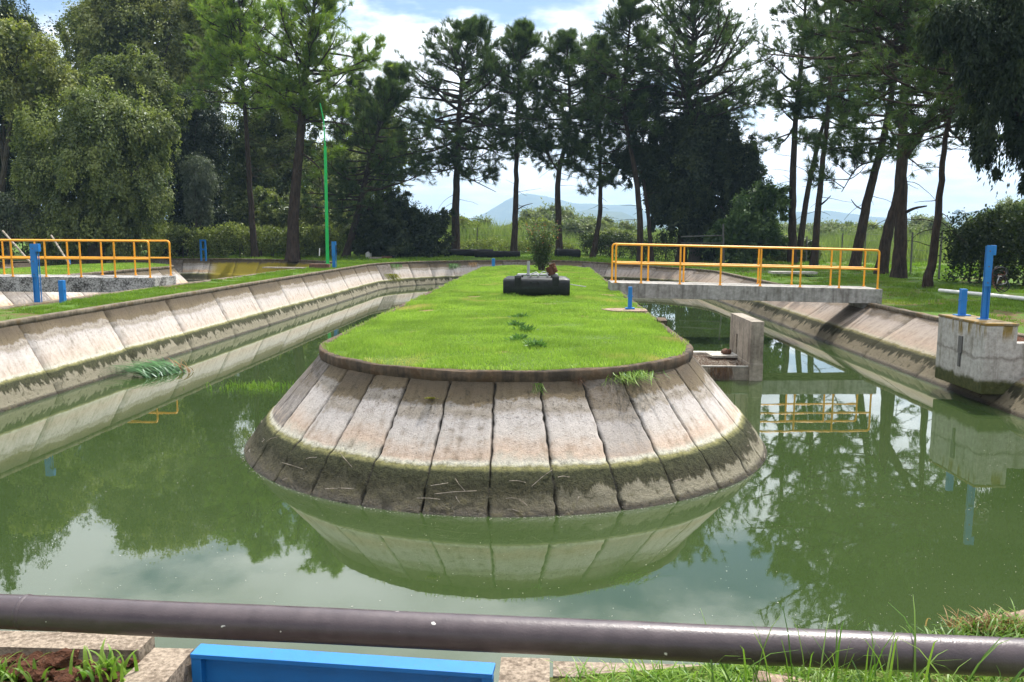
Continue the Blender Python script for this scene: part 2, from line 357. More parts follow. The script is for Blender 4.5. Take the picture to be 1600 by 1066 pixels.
def ground_mat():
    k = NT('turf_and_earth'); P = k.pos(); n = k.noise(P, .55, 6, .62); n2 = k.noise(P, 5, 5, .65); n3 = k.noise(P, 34, 4, .7)
    g = k.mix(n3, (.05, .10, .016), (.11, .19, .03)); d = k.mix(n3, (.085, .042, .024), (.19, .115, .07))
    m = k.rng(k.mth('ADD', k.mth('MULTIPLY', n, .6), k.mth('MULTIPLY', n2, .4)), .50, .60)
    m = k.mth('MULTIPLY', m, k.attr('bare'))
    return k.prin(k.mix(m, g, d), .95, k.bump(k.mth('ADD', n2, n3), .7, .05), .1)
M['ground'] = ground_mat()
def lawn_mat():
    k = NT('island_turf'); P = k.pos(); n3 = k.noise(P, 40, 4, .7); n = k.noise(P, 2.0, 4)
    g = k.mix(n3, (.06, .11, .02), (.13, .20, .045)); d = k.mix(n3, (.16, .10, .05), (.30, .20, .11))
    return k.prin(k.mix(k.attr('bare'), g, d), .95, k.bump(n3, .7, .04), .1)
M['lawn'] = lawn_mat()
def water_mat():
    k = NT('green_pond_water'); P = k.pos(); n = k.noise(P, .35, 4); n2 = k.noise(P, 2.2, 4, .55); n3 = k.noise(k.scale(P, (1, .6, 1)), 7, 3)
    col = k.mix(k.rng(n, .3, .7), (.027, .046, .013), (.034, .053, .018))
    h = k.mth('ADD', k.mth('MULTIPLY', n2, .7), k.mth('MULTIPLY', n3, .10))
    m = k.prin(col, .015, k.bump(h, .012, .05), .85); p = [x for x in k.t.nodes if x.type == 'BSDF_PRINCIPLED'][0]; p.inputs['IOR'].default_value = 1.44
    return m
M['water'] = water_mat()
M['grass'] = leaf_mat('lawn_blades', (.155, .28, .032), (.34, .47, .095), .42, (.44, .40, .15), .03, big=.9, c3s=.8)
M['bank_grass'] = leaf_mat('bank_blades', (.10, .20, .018), (.19, .29, .04), .4, (.22, .25, .06), .03, big=.8)
M['reed'] = leaf_mat('meadow_blades', (.10, .16, .04), (.24, .29, .10), .4, (.20, .26, .06), .03)
M['dry'] = leaf_mat('dry_straw', (.17, .10, .055), (.30, .20, .10), .3, None, .03)
M['tall'] = leaf_mat('tall_grass_blades', (.08, .18, .02), (.20, .30, .05), .4, None, .05, big=1.5)
M['weed'] = leaf_mat('weed_leaves', (.05, .13, .03), (.13, .24, .06), .35, None, .06, big=1.5)
M['weed_yellow'] = leaf_mat('yellowing_weed', (.16, .17, .02), (.28, .27, .05), .35, None, .05)
M['dead_root'] = leaf_mat('dead_roots', (.07, .04, .026), (.15, .095, .065), .2, None, .02)
M['flag'] = leaf_mat('flag_leaves', (.035, .12, .035), (.10, .22, .08), .3, None, .08, big=1.5)
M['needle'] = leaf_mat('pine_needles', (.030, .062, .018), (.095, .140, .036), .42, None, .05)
M['needle_lit'] = leaf_mat('sunlit_pine_needles', (.09, .17, .022), (.25, .34, .055), .48, (.24, .30, .05), .05)  # brighter copy of the needles, sunlight painted into their green
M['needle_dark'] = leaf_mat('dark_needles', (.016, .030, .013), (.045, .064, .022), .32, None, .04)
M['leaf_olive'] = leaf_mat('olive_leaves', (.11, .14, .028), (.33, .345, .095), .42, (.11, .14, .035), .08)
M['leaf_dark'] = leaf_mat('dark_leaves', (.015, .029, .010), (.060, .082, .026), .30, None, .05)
M['leaf_mid'] = leaf_mat('mid_leaves', (.068, .102, .022), (.265, .305, .080), .42, (.10, .135, .03), .07)
M['leaf_grey'] = leaf_mat('grey_willow_leaves', (.07, .095, .055), (.15, .18, .11), .35, None, .08)
M['leaf_vine'] = leaf_mat('vine_leaves', (.040, .085, .018), (.10, .165, .035), .35, None, .08)
M['leaf_willow'] = leaf_mat('far_willow_leaves', (.12, .16, .06), (.23, .26, .12), .35, None, .05)
M['leaf_yellow'] = leaf_mat('yellow_green_leaves', (.11, .15, .02), (.22, .25, .04), .45, None, .06)
M['leaf_rose'] = leaf_mat('rose_leaves', (.035, .07, .022), (.11, .14, .05), .35, None, .06)
M['leaf_red'] = leaf_mat('red_shoots', (.25, .07, .04), (.42, .17, .10), .35, None, .06)
def hill_mat():
    k = NT('wooded_hill'); n = k.noise(k.pos(), .02, 6, .65)
    return k.prin(k.mix(k.rng(n, .35, .65), (.035, .055, .03), (.085, .10, .05)), 1.0, None, .05)
M['hill'] = hill_mat()
# ------------------------------------------------------------------ pond geometry
LX, RX, NEAR, CY = -9.95, 9.25, 3.05, 45.0           # outer pond: straight sides from NEAR to CY, then a half circle
CX, RR = (LX+RX)/2, (RX-LX)/2
DX2 = -21.3                                             # the second pond lies this far to the left
def T_at(x): return float(1.42 - 0.28*smooth(0.0, 8.5, x))  # bank level
IX, IR, IY0, IY1 = -0.62, 2.77, 12.45, 41.0          # island: two half circles and straight sides
IT = 1.42

def outer_path(du_arc=0.4, joint=2.2, arc_joint=1.75):
    """(point, outward normal, u, joint flag) along left side, far arc and right side"""
    segs = []; L1 = CY-NEAR
    def add_line(p0, p1, nrm, u0, step):
        L = (Vector(p1)-Vector(p0)).length; nj = max(1, round(L/step)); out = []
        for i in range(nj):
            a, b = i/nj, (i+1)/nj
            for f in np.linspace(0, 1, 9):
                out.append((Vector(p0).lerp(Vector(p1), a+(b-a)*f), nrm, u0+L*(a+(b-a)*f), i, f))
        return out, u0+L, nj
    A, u, n1 = add_line((LX, NEAR), (LX, CY), Vector((-1, 0)), 0, joint); segs += A
    L = math.pi*RR; nj = round(L/arc_joint)
    for i in range(nj):
        for f in np.linspace(0, 1, 7):
            th = math.pi - math.pi*(i+f)/nj; nv = Vector((math.cos(th), math.sin(th)))
            segs.append((Vector((CX, CY))+nv*RR, nv, u+L*(i+f)/nj, n1+i, f))
    u += L
    B, u, n2 = add_line((RX, CY), (RX, NEAR), Vector((1, 0)), u, joint)
    segs += [(p, nn, uu, i+n1+nj, f) for p, nn, uu, i, f in B]
    return segs

def island_path(front=0.545, side=1.1):
    segs = []; u = 0.0
    pieces = [('line', (IX-IR, IY1), (IX-IR, IY0)), ('arc', (IX, IY0), math.pi, 2*math.pi), ('line', (IX+IR, IY0), (IX+IR, IY1)), ('arc', (IX, IY1), 0, math.pi)]
    cnt = 0
    for pc in pieces:
        if pc[0] == 'line':
            p0, p1 = Vector(pc[1]), Vector(pc[2]); L = (p1-p0).length; nj = round(L/side); nv = Vector((-1, 0)) if p0.x < IX else Vector((1, 0))
            for i in range(nj):
                for f in np.linspace(0, 1, 9): segs.append((p0.lerp(p1, (i+f)/nj), nv, u+L*(i+f)/nj, cnt+i, f))
        else:
            c = Vector(pc[1]); L = math.pi*IR; nj = round(L/front)
            for i in range(nj):
                for f in np.linspace(0, 1, 13):
                    th = pc[2]+(pc[3]-pc[2])*(i+f)/nj; nv = Vector((math.cos(th), math.sin(th))); segs.append((c+nv*IR, nv, u+L*(i+f)/nj, cnt+i, f))
        u += L; cnt += nj
    return segs

def lining(name, segs, sgn, T, kfun, gap, mat, parent, dx=0.0, fine=34, T_fixed=None, algae=0.030, closed=False, seed=0, olive=None):
    """sloped panels; sgn=+1 slopes away along the normal (island), -1 against it (outer bank)"""
    rs = np.random.default_rng(seed); prnd = rs.random(400)
    scrape_n = lambda u: 1.0
    V, UV, J, PN, SC, OL, SHD = [], [], [], [], [], [], []
    cols = []
    for (p, nv, u, pid, f) in segs:
        if f < 1e-6:      # joint: groove bottom first, then the panel's edge
            cols += [(p, nv, u-gap*0.15, pid, 1.0, 0), (p, nv, u+gap*0.5, pid, 0.0, gap*0.5)]
        elif f > 1-1e-6:
            cols += [(p, nv, u-gap*0.5, pid, 0.0, -gap*0.5), (p, nv, u+gap*0.15, pid, 1.0, 0)]
        else: cols.append((p, nv, u, pid, 0.0, 0))
    rows = np.linspace(0, 1, fine)
    nc = len(cols)
    for (p, nv, u, pid, jf, sh) in cols:
        t = Vector((-nv.y, nv.x)); Tt = T_fixed if T_fixed else T(p.x); k = kfun(p.x)
        # follow the path direction
        for r in rows:
            z = (Tt-0.10)*(1-r) + (-0.65)*r
            if z > 0.43: off = 0.78*k*((Tt-0.10)-z)/((Tt-0.10)-0.43)
            else: off = k*(0.78+0.36*(0.43-z)/0.43)
            d = 0.0
            if jf: d -= 0.05+0.02*pn(u*9, z*9, seed)
            jit = 0.020*pn(u*3+pid*7.7, z*11, 3.3) + 0.016*pn(pid*3.1, z*35, 8.3) if (jf or sh) else 0.0
            if 0.05 < z < 0.455:                       # algae crust stands proud of the concrete
                lump = 0.5+0.5*pn(u*4.2, z*7, seed+2)+0.6*pn(u*15, z*19, seed)+0.4*pn(u*37, z*41, seed)
                edge = 0.20+0.10*pn(u*2.2, 0, seed+5)+0.09*pn(u*8, 0, seed+6)
                env = float(smooth(edge-0.07, edge+0.03, z)*smooth(0.455, 0.425, z))
                d += algae*env*(0.45+lump*1.0)
                if jf: d += 0.035*env
            d += 0.006*pn(u*1.3, z*2, seed+1) + 0.003*pn(u*7, z*9, seed+1)
            off2 = off+d
            q = p + nv*(sgn*off2)
            s2 = (sh+jit)
            # tangent in the direction of rising u
            tt = t if sgn > 0 else -t
            V.append((q.x+tt.x*s2+dx, q.y+tt.y*s2, z)); UV.append((u, z)); PN.append(prnd[pid % 400])
            J.append(jf*(1.0 if z > 0.40 else 0.75)); 
            SHD.append(float(smooth(1.5, 8, p.x)) if (sgn < 0 and not dx) else 0.0)  # painted shade grows towards the right bank
            SC.append(1.0 if sgn < 0 else float(smooth(0.0, 1.5, p.x-IX)*0.9+0.12)); OL.append(olive(p) if olive else 0.0)
    F = []
    n = fine
    for i in range(nc-1):
        a = np.arange(i*n, i*n+n-1); F.append(np.stack([a, a+1, a+1+n, a+n], 1))
    F = np.concatenate(F)
    if sgn < 0: F = F[:, ::-1]
    o = arr_mesh(name, V, F, mat, parent, uv=np.array(UV), vattrs=dict(joint=J, panel=PN, scrape=SC, olive=OL, right_shade=SHD), shade=True)
    return o

def curb(name, segs, sgn, T, mat, parent, width, h, dx=0.0, T_fixed=None, gaps=(), lip=0.02, seed=0, amp=0.012):
    V, F = [], []
    prof = [(lip-0.03, -h), (lip, -h*.75), (lip+0.006, -0.014), (lip-0.008, 0.0), (-width*0.5, 0.004), (-width+0.015, 0.0), (-width, -0.02), (-width, -h-0.05)]
    m = len(prof); last = None; run = []
    pts = [(p, nv, u) for (p, nv, u, pid, f) in segs if f < 1-1e-6]; pts.append(segs[-1][:3])
    for (p, nv, u) in pts:
        if any(a < u < b for a, b in gaps): last = None; continue
        base = len(V); Tt = T_fixed if T_fixed else T(p.x)
        for k, (o, z) in enumerate(prof):
            q = nv*(sgn*(o+amp*pn(u*2.7, k*1.7, seed)+amp*0.7*pn(u*11, k, seed+3)))
            V.append((p.x+q.x+dx, p.y+q.y, Tt+z+amp*pn(u*1.9, k*.6, seed+9)*0.9))
        if last is not None:
            for k in range(m-1): F.append((last+k, base+k, base+k+1, last+k+1) if sgn < 0 else (last+k, last+k+1, base+k+1, base+k))
        last = base
    return arr_mesh(name, V, np.array(F), mat, parent, shade=True)

# ---- the two ponds' linings
opath = outer_path(joint=2.9); ipath = island_path()
kout = lambda x: 0.60 + 0.50*float(smooth(-8.0, 8.0, x))
pondwall = empty('pond_wall', (0, 46, 1.0), 'sloping concrete panel wall round the outer edge of the green main pond', 'pond wall')
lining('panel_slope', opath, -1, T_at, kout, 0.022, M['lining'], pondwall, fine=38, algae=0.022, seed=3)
curb('curb', opath, -1, T_at, M['bank_curb'], pondwall, 0.17, 0.12, lip=0.012, seed=4)
wall2 = empty('pond_wall', (DX2, 46, 1.0), 'yellow-stained sloping panel wall of the second pond, beyond the left grass strip', 'pond wall')
lining('panel_slope', opath, -1, T_at, lambda x: 0.9, 0.03, M['yellow_lining'], wall2, dx=DX2, fine=20, T_fixed=1.42, seed=11,
       olive=lambda p: float(smooth(46.0, 48.0, p.y)*smooth(-1.5, -.5, p.x)*smooth(8.9, 8.2, p.x)))
curb('curb', opath, -1, T_at, M['bank_curb'], wall2, 0.17, 0.12, dx=DX2, T_fixed=1.42, seed=14)

isl = empty('island', (IX, 26, 0), 'long rounded island of sloping concrete panels with dark gaps, lawn on top', 'island')
lining('panel_slope', ipath, +1, None, lambda x: 0.95, 0.045, M['island_lining'], isl, fine=46, T_fixed=IT-0.03, algae=0.022, seed=5)
# the curb has lost a piece on the right-hand side
ub = (IY1-IY0) + math.pi*IR
curb('curb', ipath, +1, None, M['curb'], isl, 0.10, 0.17, T_fixed=IT, gaps=((ub+2.9, ub+3.3),), lip=0.006, seed=6, amp=0.016)
isl2 = empty('island', (IX+DX2, 26, 0), 'second concrete-sided island beyond the left footbridge, rust-stained slopes', 'island')
lining('panel_slope', ipath, +1, None, lambda x: 1.0, 0.045, M['yellow_lining'], isl2, dx=DX2, fine=20, T_fixed=IT-0.03, seed=15)
curb('curb', ipath, +1, None, M['bank_curb'], isl2, 0.13, 0.15, dx=DX2, T_fixed=IT, lip=0.03, seed=16)

# ---- water
def loop_outer(off=0.0, n=40):
    P = [(LX-off, NEAR-0.3)] + [(LX-off, y) for y in np.linspace(NEAR, CY, 16)]
    P += [(CX+(RR+off)*math.cos(t), CY+(RR+off)*math.sin(t)) for t in np.linspace(math.pi, 0, n)[1:-1]]
    return P + [(RX+off, y) for y in np.linspace(CY, NEAR, 16)] + [(RX+off, NEAR-0.3)]
def water(name, dx):
    P = loop_outer(-0.1); bm = bmesh.new(); bm.faces.new([bm.verts.new((x+dx, y, 0)) for x, y in P][::-1])
    me = bpy.data.meshes.new(name); bm.to_mesh(me); bm.free(); props(link(name, me, M['water']), kind='structure')
water('water', 0); water('water', DX2)

# ---- ground: one sheet to the horizon with holes for the ponds and the inlet channel
CHX0, CHX1, CHY = -1.37, -0.18, 2.97                    # inlet channel in front of the blue gate
def gz(x, y):
    z = T_at(x) - 0.035
    z += 0.36*float(smooth(56, 66, y)) * float(smooth(14, -2, x))
    z += 0.05*float(smooth(10.5, 16, x))
    z += 0.045*pn(x, y, 0, 0.35)*float(smooth(0.25, 1.2, abs(x-LX) if y > 3 else 1.0))
    if y < 4.2: z += 0.07*math.exp(-((x-2.05)/0.42)**2-((y-3.24)/0.14)**2)*.5 + 0.06*float(smooth(0.2, 1.2, x))
    return z
near_edge = [(LX-0.16, NEAR-0.13), (-3.2, NEAR-0.13), (-1.56, 2.93), (CHX0-0.16, 2.93), (CHX0-0.16, -3), (CHX1+0.16, -3), (CHX1+0.16, 2.90), (0.9, 2.98), (1.3, 3.02), (1.55, 3.16), (1.8, 3.28), (2.4, 3.36), (4.5, 3.4), (RX+0.16, NEAR)]
H1 = [(LX-0.16, NEAR-0.13)] + [p for p in loop_outer(0.16)[1:-1]] + near_edge[::-1][:-1]
H2 = [(x+DX2, y) for x, y in loop_outer(0.16)]
pts, edges = [], []
for H in (H1, H2):
    b = len(pts); pts += [Vector(p) for p in H]; edges += [(b+i, b+(i+1) % len(H)) for i in range(len(H))]
from_grid = []
for x in np.arange(-36, 26, 1.3):
    for y in np.arange(-4, 70, 1.3): from_grid.append((x+rng.uniform(-.3, .3), y+rng.uniform(-.3, .3)))
for x in np.arange(-3, 3.6, 0.16):
    for y in np.arange(1.4, 3.75, 0.16): from_grid.append((x+rng.uniform(-.04, .04), y+rng.uniform(-.04, .04)))
for r in (80, 110, 160, 260, 450, 800, 1500, 3200, 6500):
    for a in np.linspace(0, 2*math.pi, 40, endpoint=False): from_grid.append((r*math.cos(a), r*math.sin(a)+20))
def inside(p, H):
    c = False; j = len(H)-1
    for i in range(len(H)):
        (xi, yi), (xj, yj) = H[i], H[j]
        if (yi > p[1]) != (yj > p[1]) and p[0] < (xj-xi)*(p[1]-yi)/(yj-yi)+xi: c = not c
        j = i
    return c
def in_pond(x, y):
    if y < 4.2: return inside((x, y), H1) or inside((x, y), H2)
    for dx in (0, DX2):
        xx = x-dx
        if (LX-.16 < xx < RX+.16) if y <= CY else math.hypot(xx-CX, y-CY) < RR+.16: return True
    return False
def near_bound(x, y, H, d):
    Hn = np.array(H); return np.min(np.hypot(Hn[:, 0]-x, Hn[:, 1]-y)) < d
islloop = [(IX+(IR+.1)*math.cos(t), IY0+(IR+.1)*math.sin(t)) for t in np.linspace(math.pi, 2*math.pi, 24)] + [(IX+(IR+.1)*math.cos(t), IY1+(IR+.1)*math.sin(t)) for t in np.linspace(0, math.pi, 24)]
pts += [Vector(p) for p in from_grid if not in_pond(*p)]
vs, es, fs, _, _, _ = delaunay_2d_cdt(pts, edges, [], 0, 1e-5)
tri = []
for f in fs:
    c = sum((vs[i] for i in f), Vector((0, 0)))/3
    if not in_pond(c.x, c.y):
        a, b, c2 = (vs[i] for i in f)
        tri.append(tuple(f) if (b-a).cross(c2-a) > 0 else tuple(f)[::-1])
def bare(x, y):      # how much bare earth may show
    b = 0.35
    if y < 4 and x > 0: b = 0.5
    if x > 10: b = 0.9
    if -13.5 < x < -9.5 and y > 0: b = 0.9
    if y < 3.2 and x < -1.4: b = 1.0
    return b
GV = [(v.x, v.y, gz(v.x, v.y)) for v in vs]
g = arr_mesh('ground', GV, np.array(tri), M['ground'], shade=True, vattrs=dict(bare=[bare(v.x, v.y) for v in vs])); props(g, kind='structure')

# ---- island turf (a low crown of earth inside the curb)
BARE = [(-0.27, 18.9, 0.50, 0.22), (0.18, 19.0, 0.22, 0.14), (1.75, 17.9, 0.5, 0.35), (-2.2, 13.4, .10, .10), (.9, 12.2, .12, .09), (1.4, 13.9, .13, .12), (-1.4, 15.6, .2, .14), (-2.6, 17.5, .2, .2), (.7, 16.3, .16, .12), (-1.9, 21.3, .25, .2), (1.6, 22.6, .3, .3), (-.6, 11.0, .09, .06), (-1.6, 11.6, .11, .07)]
def bare_patch(x, y): return max(max(0.0, 1.2-math.hypot((x-a)/rx, (y-b)/ry)-0.25*pn(x*5, y*5)) for a, b, rx, ry in BARE)
def turf(name, dx):
    V, A = [], []; xs = np.linspace(-1, 1, 41); ys = np.arange(IY0-IR, IY1+IR+.01, 0.22)
    for y in ys:
        w = IR-0.075
        if y < IY0: w = math.sqrt(max(0, w*w-(IY0-y)**2))
        if y > IY1: w = math.sqrt(max(0, w*w-(y-IY1)**2))
        for s in xs:
            x = IX+s*w; V.append((x+dx, y, IT-0.03+0.07*(1-s*s)*min(1, w/1.5)+0.018*pn(x, y, 0, 0.9))); A.append(min(1.0, bare_patch(x, y)*2) if dx == 0 else 0.0)
    n = len(xs); F = [(i*n+j, i*n+j+1, (i+1)*n+j+1, (i+1)*n+j) for i in range(len(ys)-1) for j in range(n-1)]
    return props(arr_mesh(name, V, np.array(F), M['lawn'], shade=True, vattrs=dict(bare=A)), kind='structure')
turf('lawn', 0); turf('lawn', DX2)
def lawn_z(x, y):
    w = IR-0.10; yy = min(max(y, IY0), IY1); w2 = math.sqrt(max(1e-4, w*w-(y-yy)**2)); s = min(1, abs(x-IX)/w2)
    return IT-0.03+0.07*(1-s*s)*min(1, w2/1.5)

# ------------------------------------------------------------------ grass
def blade_mesh(name, P, Hh, Wd, lean, mat, parent=None, seed=1, kind='stuff', up=1.0, sweep=(0, 0)):
    """one bent blade per row of P: a quad below, a triangle above, written as three triangles"""
    r = np.random.default_rng(seed); n = len(P); P = np.asarray(P, float); Hh = np.broadcast_to(Hh, n); Wd = np.broadcast_to(Wd, n)
    a = r.uniform(0, 2*np.pi, n); w = np.stack([np.cos(a), np.sin(a), np.zeros(n)], 1)*(Wd/2)[:, None]
    b = r.uniform(0, 2*np.pi, n); L = r.uniform(0.15, 1.0, n)*lean*Hh
    d = np.stack([np.cos(b)*L+sweep[0]*Hh, np.sin(b)*L+sweep[1]*Hh, np.zeros(n)], 1)
    mid = P + d*0.35 + np.stack([np.zeros(n), np.zeros(n), Hh*0.58], 1); tip = P + d + np.stack([np.zeros(n), np.zeros(n), Hh*up*(1-0.25*L/np.maximum(Hh, 1e-4))], 1)
    V = np.stack([P-w, P+w, mid-w*0.8, mid+w*0.8, tip], 1).reshape(-1, 3); i = np.arange(n)[:, None]*5
    F = np.concatenate([i+np.array([[0, 1, 3]]), i+np.array([[0, 3, 2]]), i+np.array([[2, 3, 4]])], 1).reshape(-1, 3)
    rv = np.clip(r.normal(0.5, 0.25, n), 0, 1)
    o = arr_mesh(name, V, F, mat, parent, rnd=np.repeat(rv, 3))
    if kind: props(o, kind=kind)
    return o
def scatter(n, fn, x0, x1, y0, y1, seed):
    r = np.random.default_rng(seed); X = r.uniform(x0, x1, n); Y = r.uniform(y0, y1, n); return [(x, y, fn(x, y)) for x, y in zip(X, Y) if fn(x, y) is not None]
def on_lawn(x, y):
    yy = min(max(y, IY0), IY1)
    if math.hypot(x-IX, y-yy) > IR-0.085: return None
    if bare_patch(x, y) > 0.25: return None
    return lawn_z(x, y)-0.005
def hnoise(P, sc, lo, hi, s):
    r = np.random.default_rng(s); return np.array([lo+(hi-lo)*np.clip(0.5+1.1*pn(p[0], p[1], s, sc), 0, 1) for p in P])*r.uniform(.6, 1.25, len(P))
A1 = scatter(120000, on_lawn, IX-IR, IX+IR, 9.5, 16.0, 21); A2 = scatter(110000, on_lawn, IX-IR, IX+IR, 16, 26, 22); A3 = scatter(60000, on_lawn, IX-IR, IX+IR, 26, 44, 23)
fr_ = []
for k in range(5200):                                   # ragged fringe leaning over the curb
    p_ = ipath[int(rng.integers(len(ipath)))]; t_ = Vector((-p_[1].y, p_[1].x))*rng.uniform(-.3, .3); q_ = p_[0]-p_[1]*abs(rng.normal(.085, .03))+t_
    if math.hypot(q_.x-IX, q_.y-min(max(q_.y, IY0), IY1)) < IR-.04 and pn(q_.x, q_.y, 5, 1.7) > -.15: fr_.append((q_.x, q_.y, IT-.01))
blade_mesh('lawn_grass', fr_, 0.085, 0.008, 1.3, M['grass'], seed=34)
PA = A1+A2+A3; HA = hnoise(PA, 1.3, 0.03, 0.10, 3); WA = np.concatenate([np.full(len(A1), .006), np.full(len(A2), .010), np.full(len(A3), .020)])
blade_mesh('lawn_grass', PA, HA, WA, 0.8, M['grass'], seed=31)
PB = scatter(30000, lambda x, y: on_lawn(x-DX2, y), IX-IR+DX2, IX+IR+DX2, 22, 44, 24)
blade_mesh('lawn_grass', PB, 0.09, 0.025, 0.8, M['grass'], seed=32)
def on_bank(x, y):
    if in_pond(x, y): return None
    if y > 0 and 0.5+0.5*pn(x, y, 4, .55)+0.35*pn(x, y, 2, 2.1) < ((0.43 if y < 32 else .36) if x < 9 else 0.52): return None
    return gz(x, y)-0.01
B1 = scatter(60000, on_bank, -12.6, LX-0.1, 9, 30, 25); B2 = scatter(45000, on_bank, -16.5, LX-0.1, 30, 50, 26)
B3 = scatter(90000, on_bank, RX+0.1, 18.5, 14, 40, 27); B4 = scatter(60000, on_bank, -30, 12, 46, 64, 28); B5 = scatter(40000, on_bank, RX, 32, 40, 66, 29)
PB = B1+B2+B3+B4+B5
HB = np.concatenate([hnoise(B1, .9, .04, .12, 5), hnoise(B2, .9, .05, .13, 5), hnoise(B3, .7, .05, .13, 6), hnoise(B4, .5, .06, .24, 7), hnoise(B5, .5, .06, .26, 7)])
WB = np.concatenate([np.full(len(B1), .011), np.full(len(B2), .02), np.full(len(B3), .016), np.full(len(B4), .035), np.full(len(B5), .035)])
blade_mesh('bank_grass', PB, HB, WB, 0.8, M['bank_grass'], seed=33)
# tall meadow beyond the fence
def mead(x, y):
    if y < 67+4*pn(x, 0, 0, .12)-0.35*max(0, x-6): return None
    return gz(x, y)
Cc = scatter(90000, mead, -26, 62, 50, 125, 35)
HC = hnoise(Cc, .12, .9, 2.9, 8)*np.array([float(smooth(64, 80, p[1]+0.3*max(0, p[0]-6)))*.7+.3 for p in Cc])
blade_mesh('meadow_grass', Cc, HC, 0.06, 0.55, M['reed'], seed=36)
Cd = scatter(60000, lambda x, y: gz(x, y), -90, 150, 120, 330, 37)
blade_mesh('meadow_grass', Cd, hnoise(Cd, .03, 1.4, 4.0, 9), 0.35, 0.5, M['reed'], seed=38)
# ------------------------------------------------------------------ clumps of weeds
def strips(name, P0, az, h, reach, width, mat, parent=None, seed=0, nseg=5, droop=0.5):
    """long curved blades made of short strip segments"""
    r = np.random.default_rng(seed); V, F, Q = [], [], []
    for i, p in enumerate(P0):
        a, hh, re, w = az[i], h[i], reach[i], width[i]; d = np.array([math.cos(a), math.sin(a), 0]); s = np.array([-math.sin(a), math.cos(a), 0])
        tw = r.uniform(-.7, .7); s = s*math.cos(tw)+d*math.sin(tw); b = len(V); q = r.random()
        for k in range(nseg+1):
            t = k/nseg; c = np.array(p)+d*re*(t**1.7)+np.array([0, 0, hh*(t-droop*t**3*0.6)]); ww = w/2*(1-t**2.2)+0.0004
            V += [c-s*ww, c+s*ww]
            if k: F.append((b+2*k-2, b+2*k-1, b+2*k+1, b+2*k)); Q.append(q)
    return arr_mesh(name, V, np.array(F), mat, parent, rnd=Q)
def clump(name, label, cat, c, n, rad, h, reach, w, mat, seed, group=None, droop=.5, z0=None, az_range=None):
    r = np.random.default_rng(seed); P = []
    for i in range(n):
        x, y = c[0]+r.normal(0, rad), c[1]+r.normal(0, rad*.7); P.append((x, y, (c[2] if z0 is None else z0)))
    az = r.uniform(0, 2*np.pi, n) if az_range is None else r.uniform(*az_range, n)
    o = strips(name, P, az, r.uniform(.4, 1.0, n)*h, r.uniform(.15, 1, n)*reach, r.uniform(.6, 1.1, n)*w, mat, None, seed, droop=droop)
    return props(o, label, cat, group)
def slope_at(th_or_x, z, island=True):
    pass
def leaves(name, C, D, ln, wd, mat, parent=None, seed=0, spread=0.8, N=None, rnd=None):
    """diamond leaves at points C, each lying roughly along D"""
    r = np.random.default_rng(seed); n = len(C); C = np.asarray(C, float); D = np.asarray(D, float)
    d = D + r.normal(0, spread, (n, 3)); d /= np.linalg.norm(d, axis=1)[:, None]+1e-9
    q = r.normal(0, 1, (n, 3)) if N is None else N + r.normal(0, .55, (n, 3)); s = np.cross(d, q); s /= np.linalg.norm(s, axis=1)[:, None]+1e-9
    L = (np.broadcast_to(ln, n)*r.uniform(.65, 1.2, n))[:, None]; Wd = (np.broadcast_to(wd, n)*r.uniform(.7, 1.15, n))[:, None]
    V = np.stack([C, C+d*L*.45+s*Wd/2, C+d*L, C+d*L*.45-s*Wd/2], 1).reshape(-1, 3); F = np.arange(n)[:, None]*4+np.array([[0, 1, 2, 3]])
    return arr_mesh(name, V, F, mat, parent, rnd=np.clip(r.normal(.5, .28, n) if rnd is None else rnd+r.normal(0, .16, n), 0, 1))

# weeds rooted in the island's joints: (angle in the front arc in degrees from the tip, z)
def isl_pt(deg, z, out=0.0):
    off = 0.78*((IT-.13)-z)/((IT-.13)-.43) if z > .43 else .78+.36*(.43-z)/.43
    a = R(deg-90); rr = IR+off*.95+out; return (IX+rr*math.cos(a), IY0+rr*math.sin(a), z)
p = isl_pt(36, 1.33)
for nm, lb, dg, z, n, rad, h, re, w, mt, sd in [
    ('weed', 'bright green grass tuft hanging over the island curb near its right corner', 36, 1.36, 230, .17, -.17, .36, .011, 'tall', 41),
    ('weed', 'small yellow-green moss tuft in a joint on the island front, left of centre', -14.6, 1.10, 70, .035, .03, .09, .012, 'weed_yellow', 42),
    ('weed', 'thin green weed trailing down a joint just right of the island tip', 10.5, 1.28, 34, .04, -.16, .16, .008, 'tall', 43),
    ('weed', 'withered brown root tuft hanging at a joint of the island curb', 21, 1.34, 80, .04, -.14, .14, .006, 'dead_root', 44),
    ('weed', 'wispy green sprig hanging from the island curb left of centre', -1.5, 1.40, 20, .03, -.10, .12, .006, 'tall', 46)]:
    c = isl_pt(dg, z, .02); a0 = R(dg-90)
    clump(nm, lb, 'weed', c, n, rad, h, re, w, M[mt], sd, 'weeds growing on the island front', droop=.2, az_range=(a0-1.2, a0+1.2))
# weeds on the far left wall
for (px, py, lb, sd, n) in [(612, 428, 'yellowing weed hanging in a joint of the left wall where it starts to curve', 51, 120), (620+37, 415, 'small dark weed on the far wall rim just right of the green hose', 52, 0), (583+35, 411, '', 0, 0), (708, 412, 'green weed hanging over the middle of the far wall', 53, 150), (738, 410, 'brownish weed hanging on the far wall right of the green one', 54, 60), (618, 413, 'dark tuft on the wall rim left of the green hose', 55, 60)]:
    if not n: continue
    g0 = on_level(px, py, 1.36); v = Vector((CX, CY-8, 0))-g0; a0 = math.atan2(v.y, v.x)
    clump('weed', lb, 'weed', g0, n, .14, -.42, .42, .03, M['weed_yellow' if sd == 51 else 'dry' if sd == 54 else 'weed'], sd, 'weeds on the far pond wall', droop=.2, az_range=(a0-.9, a0+.9))
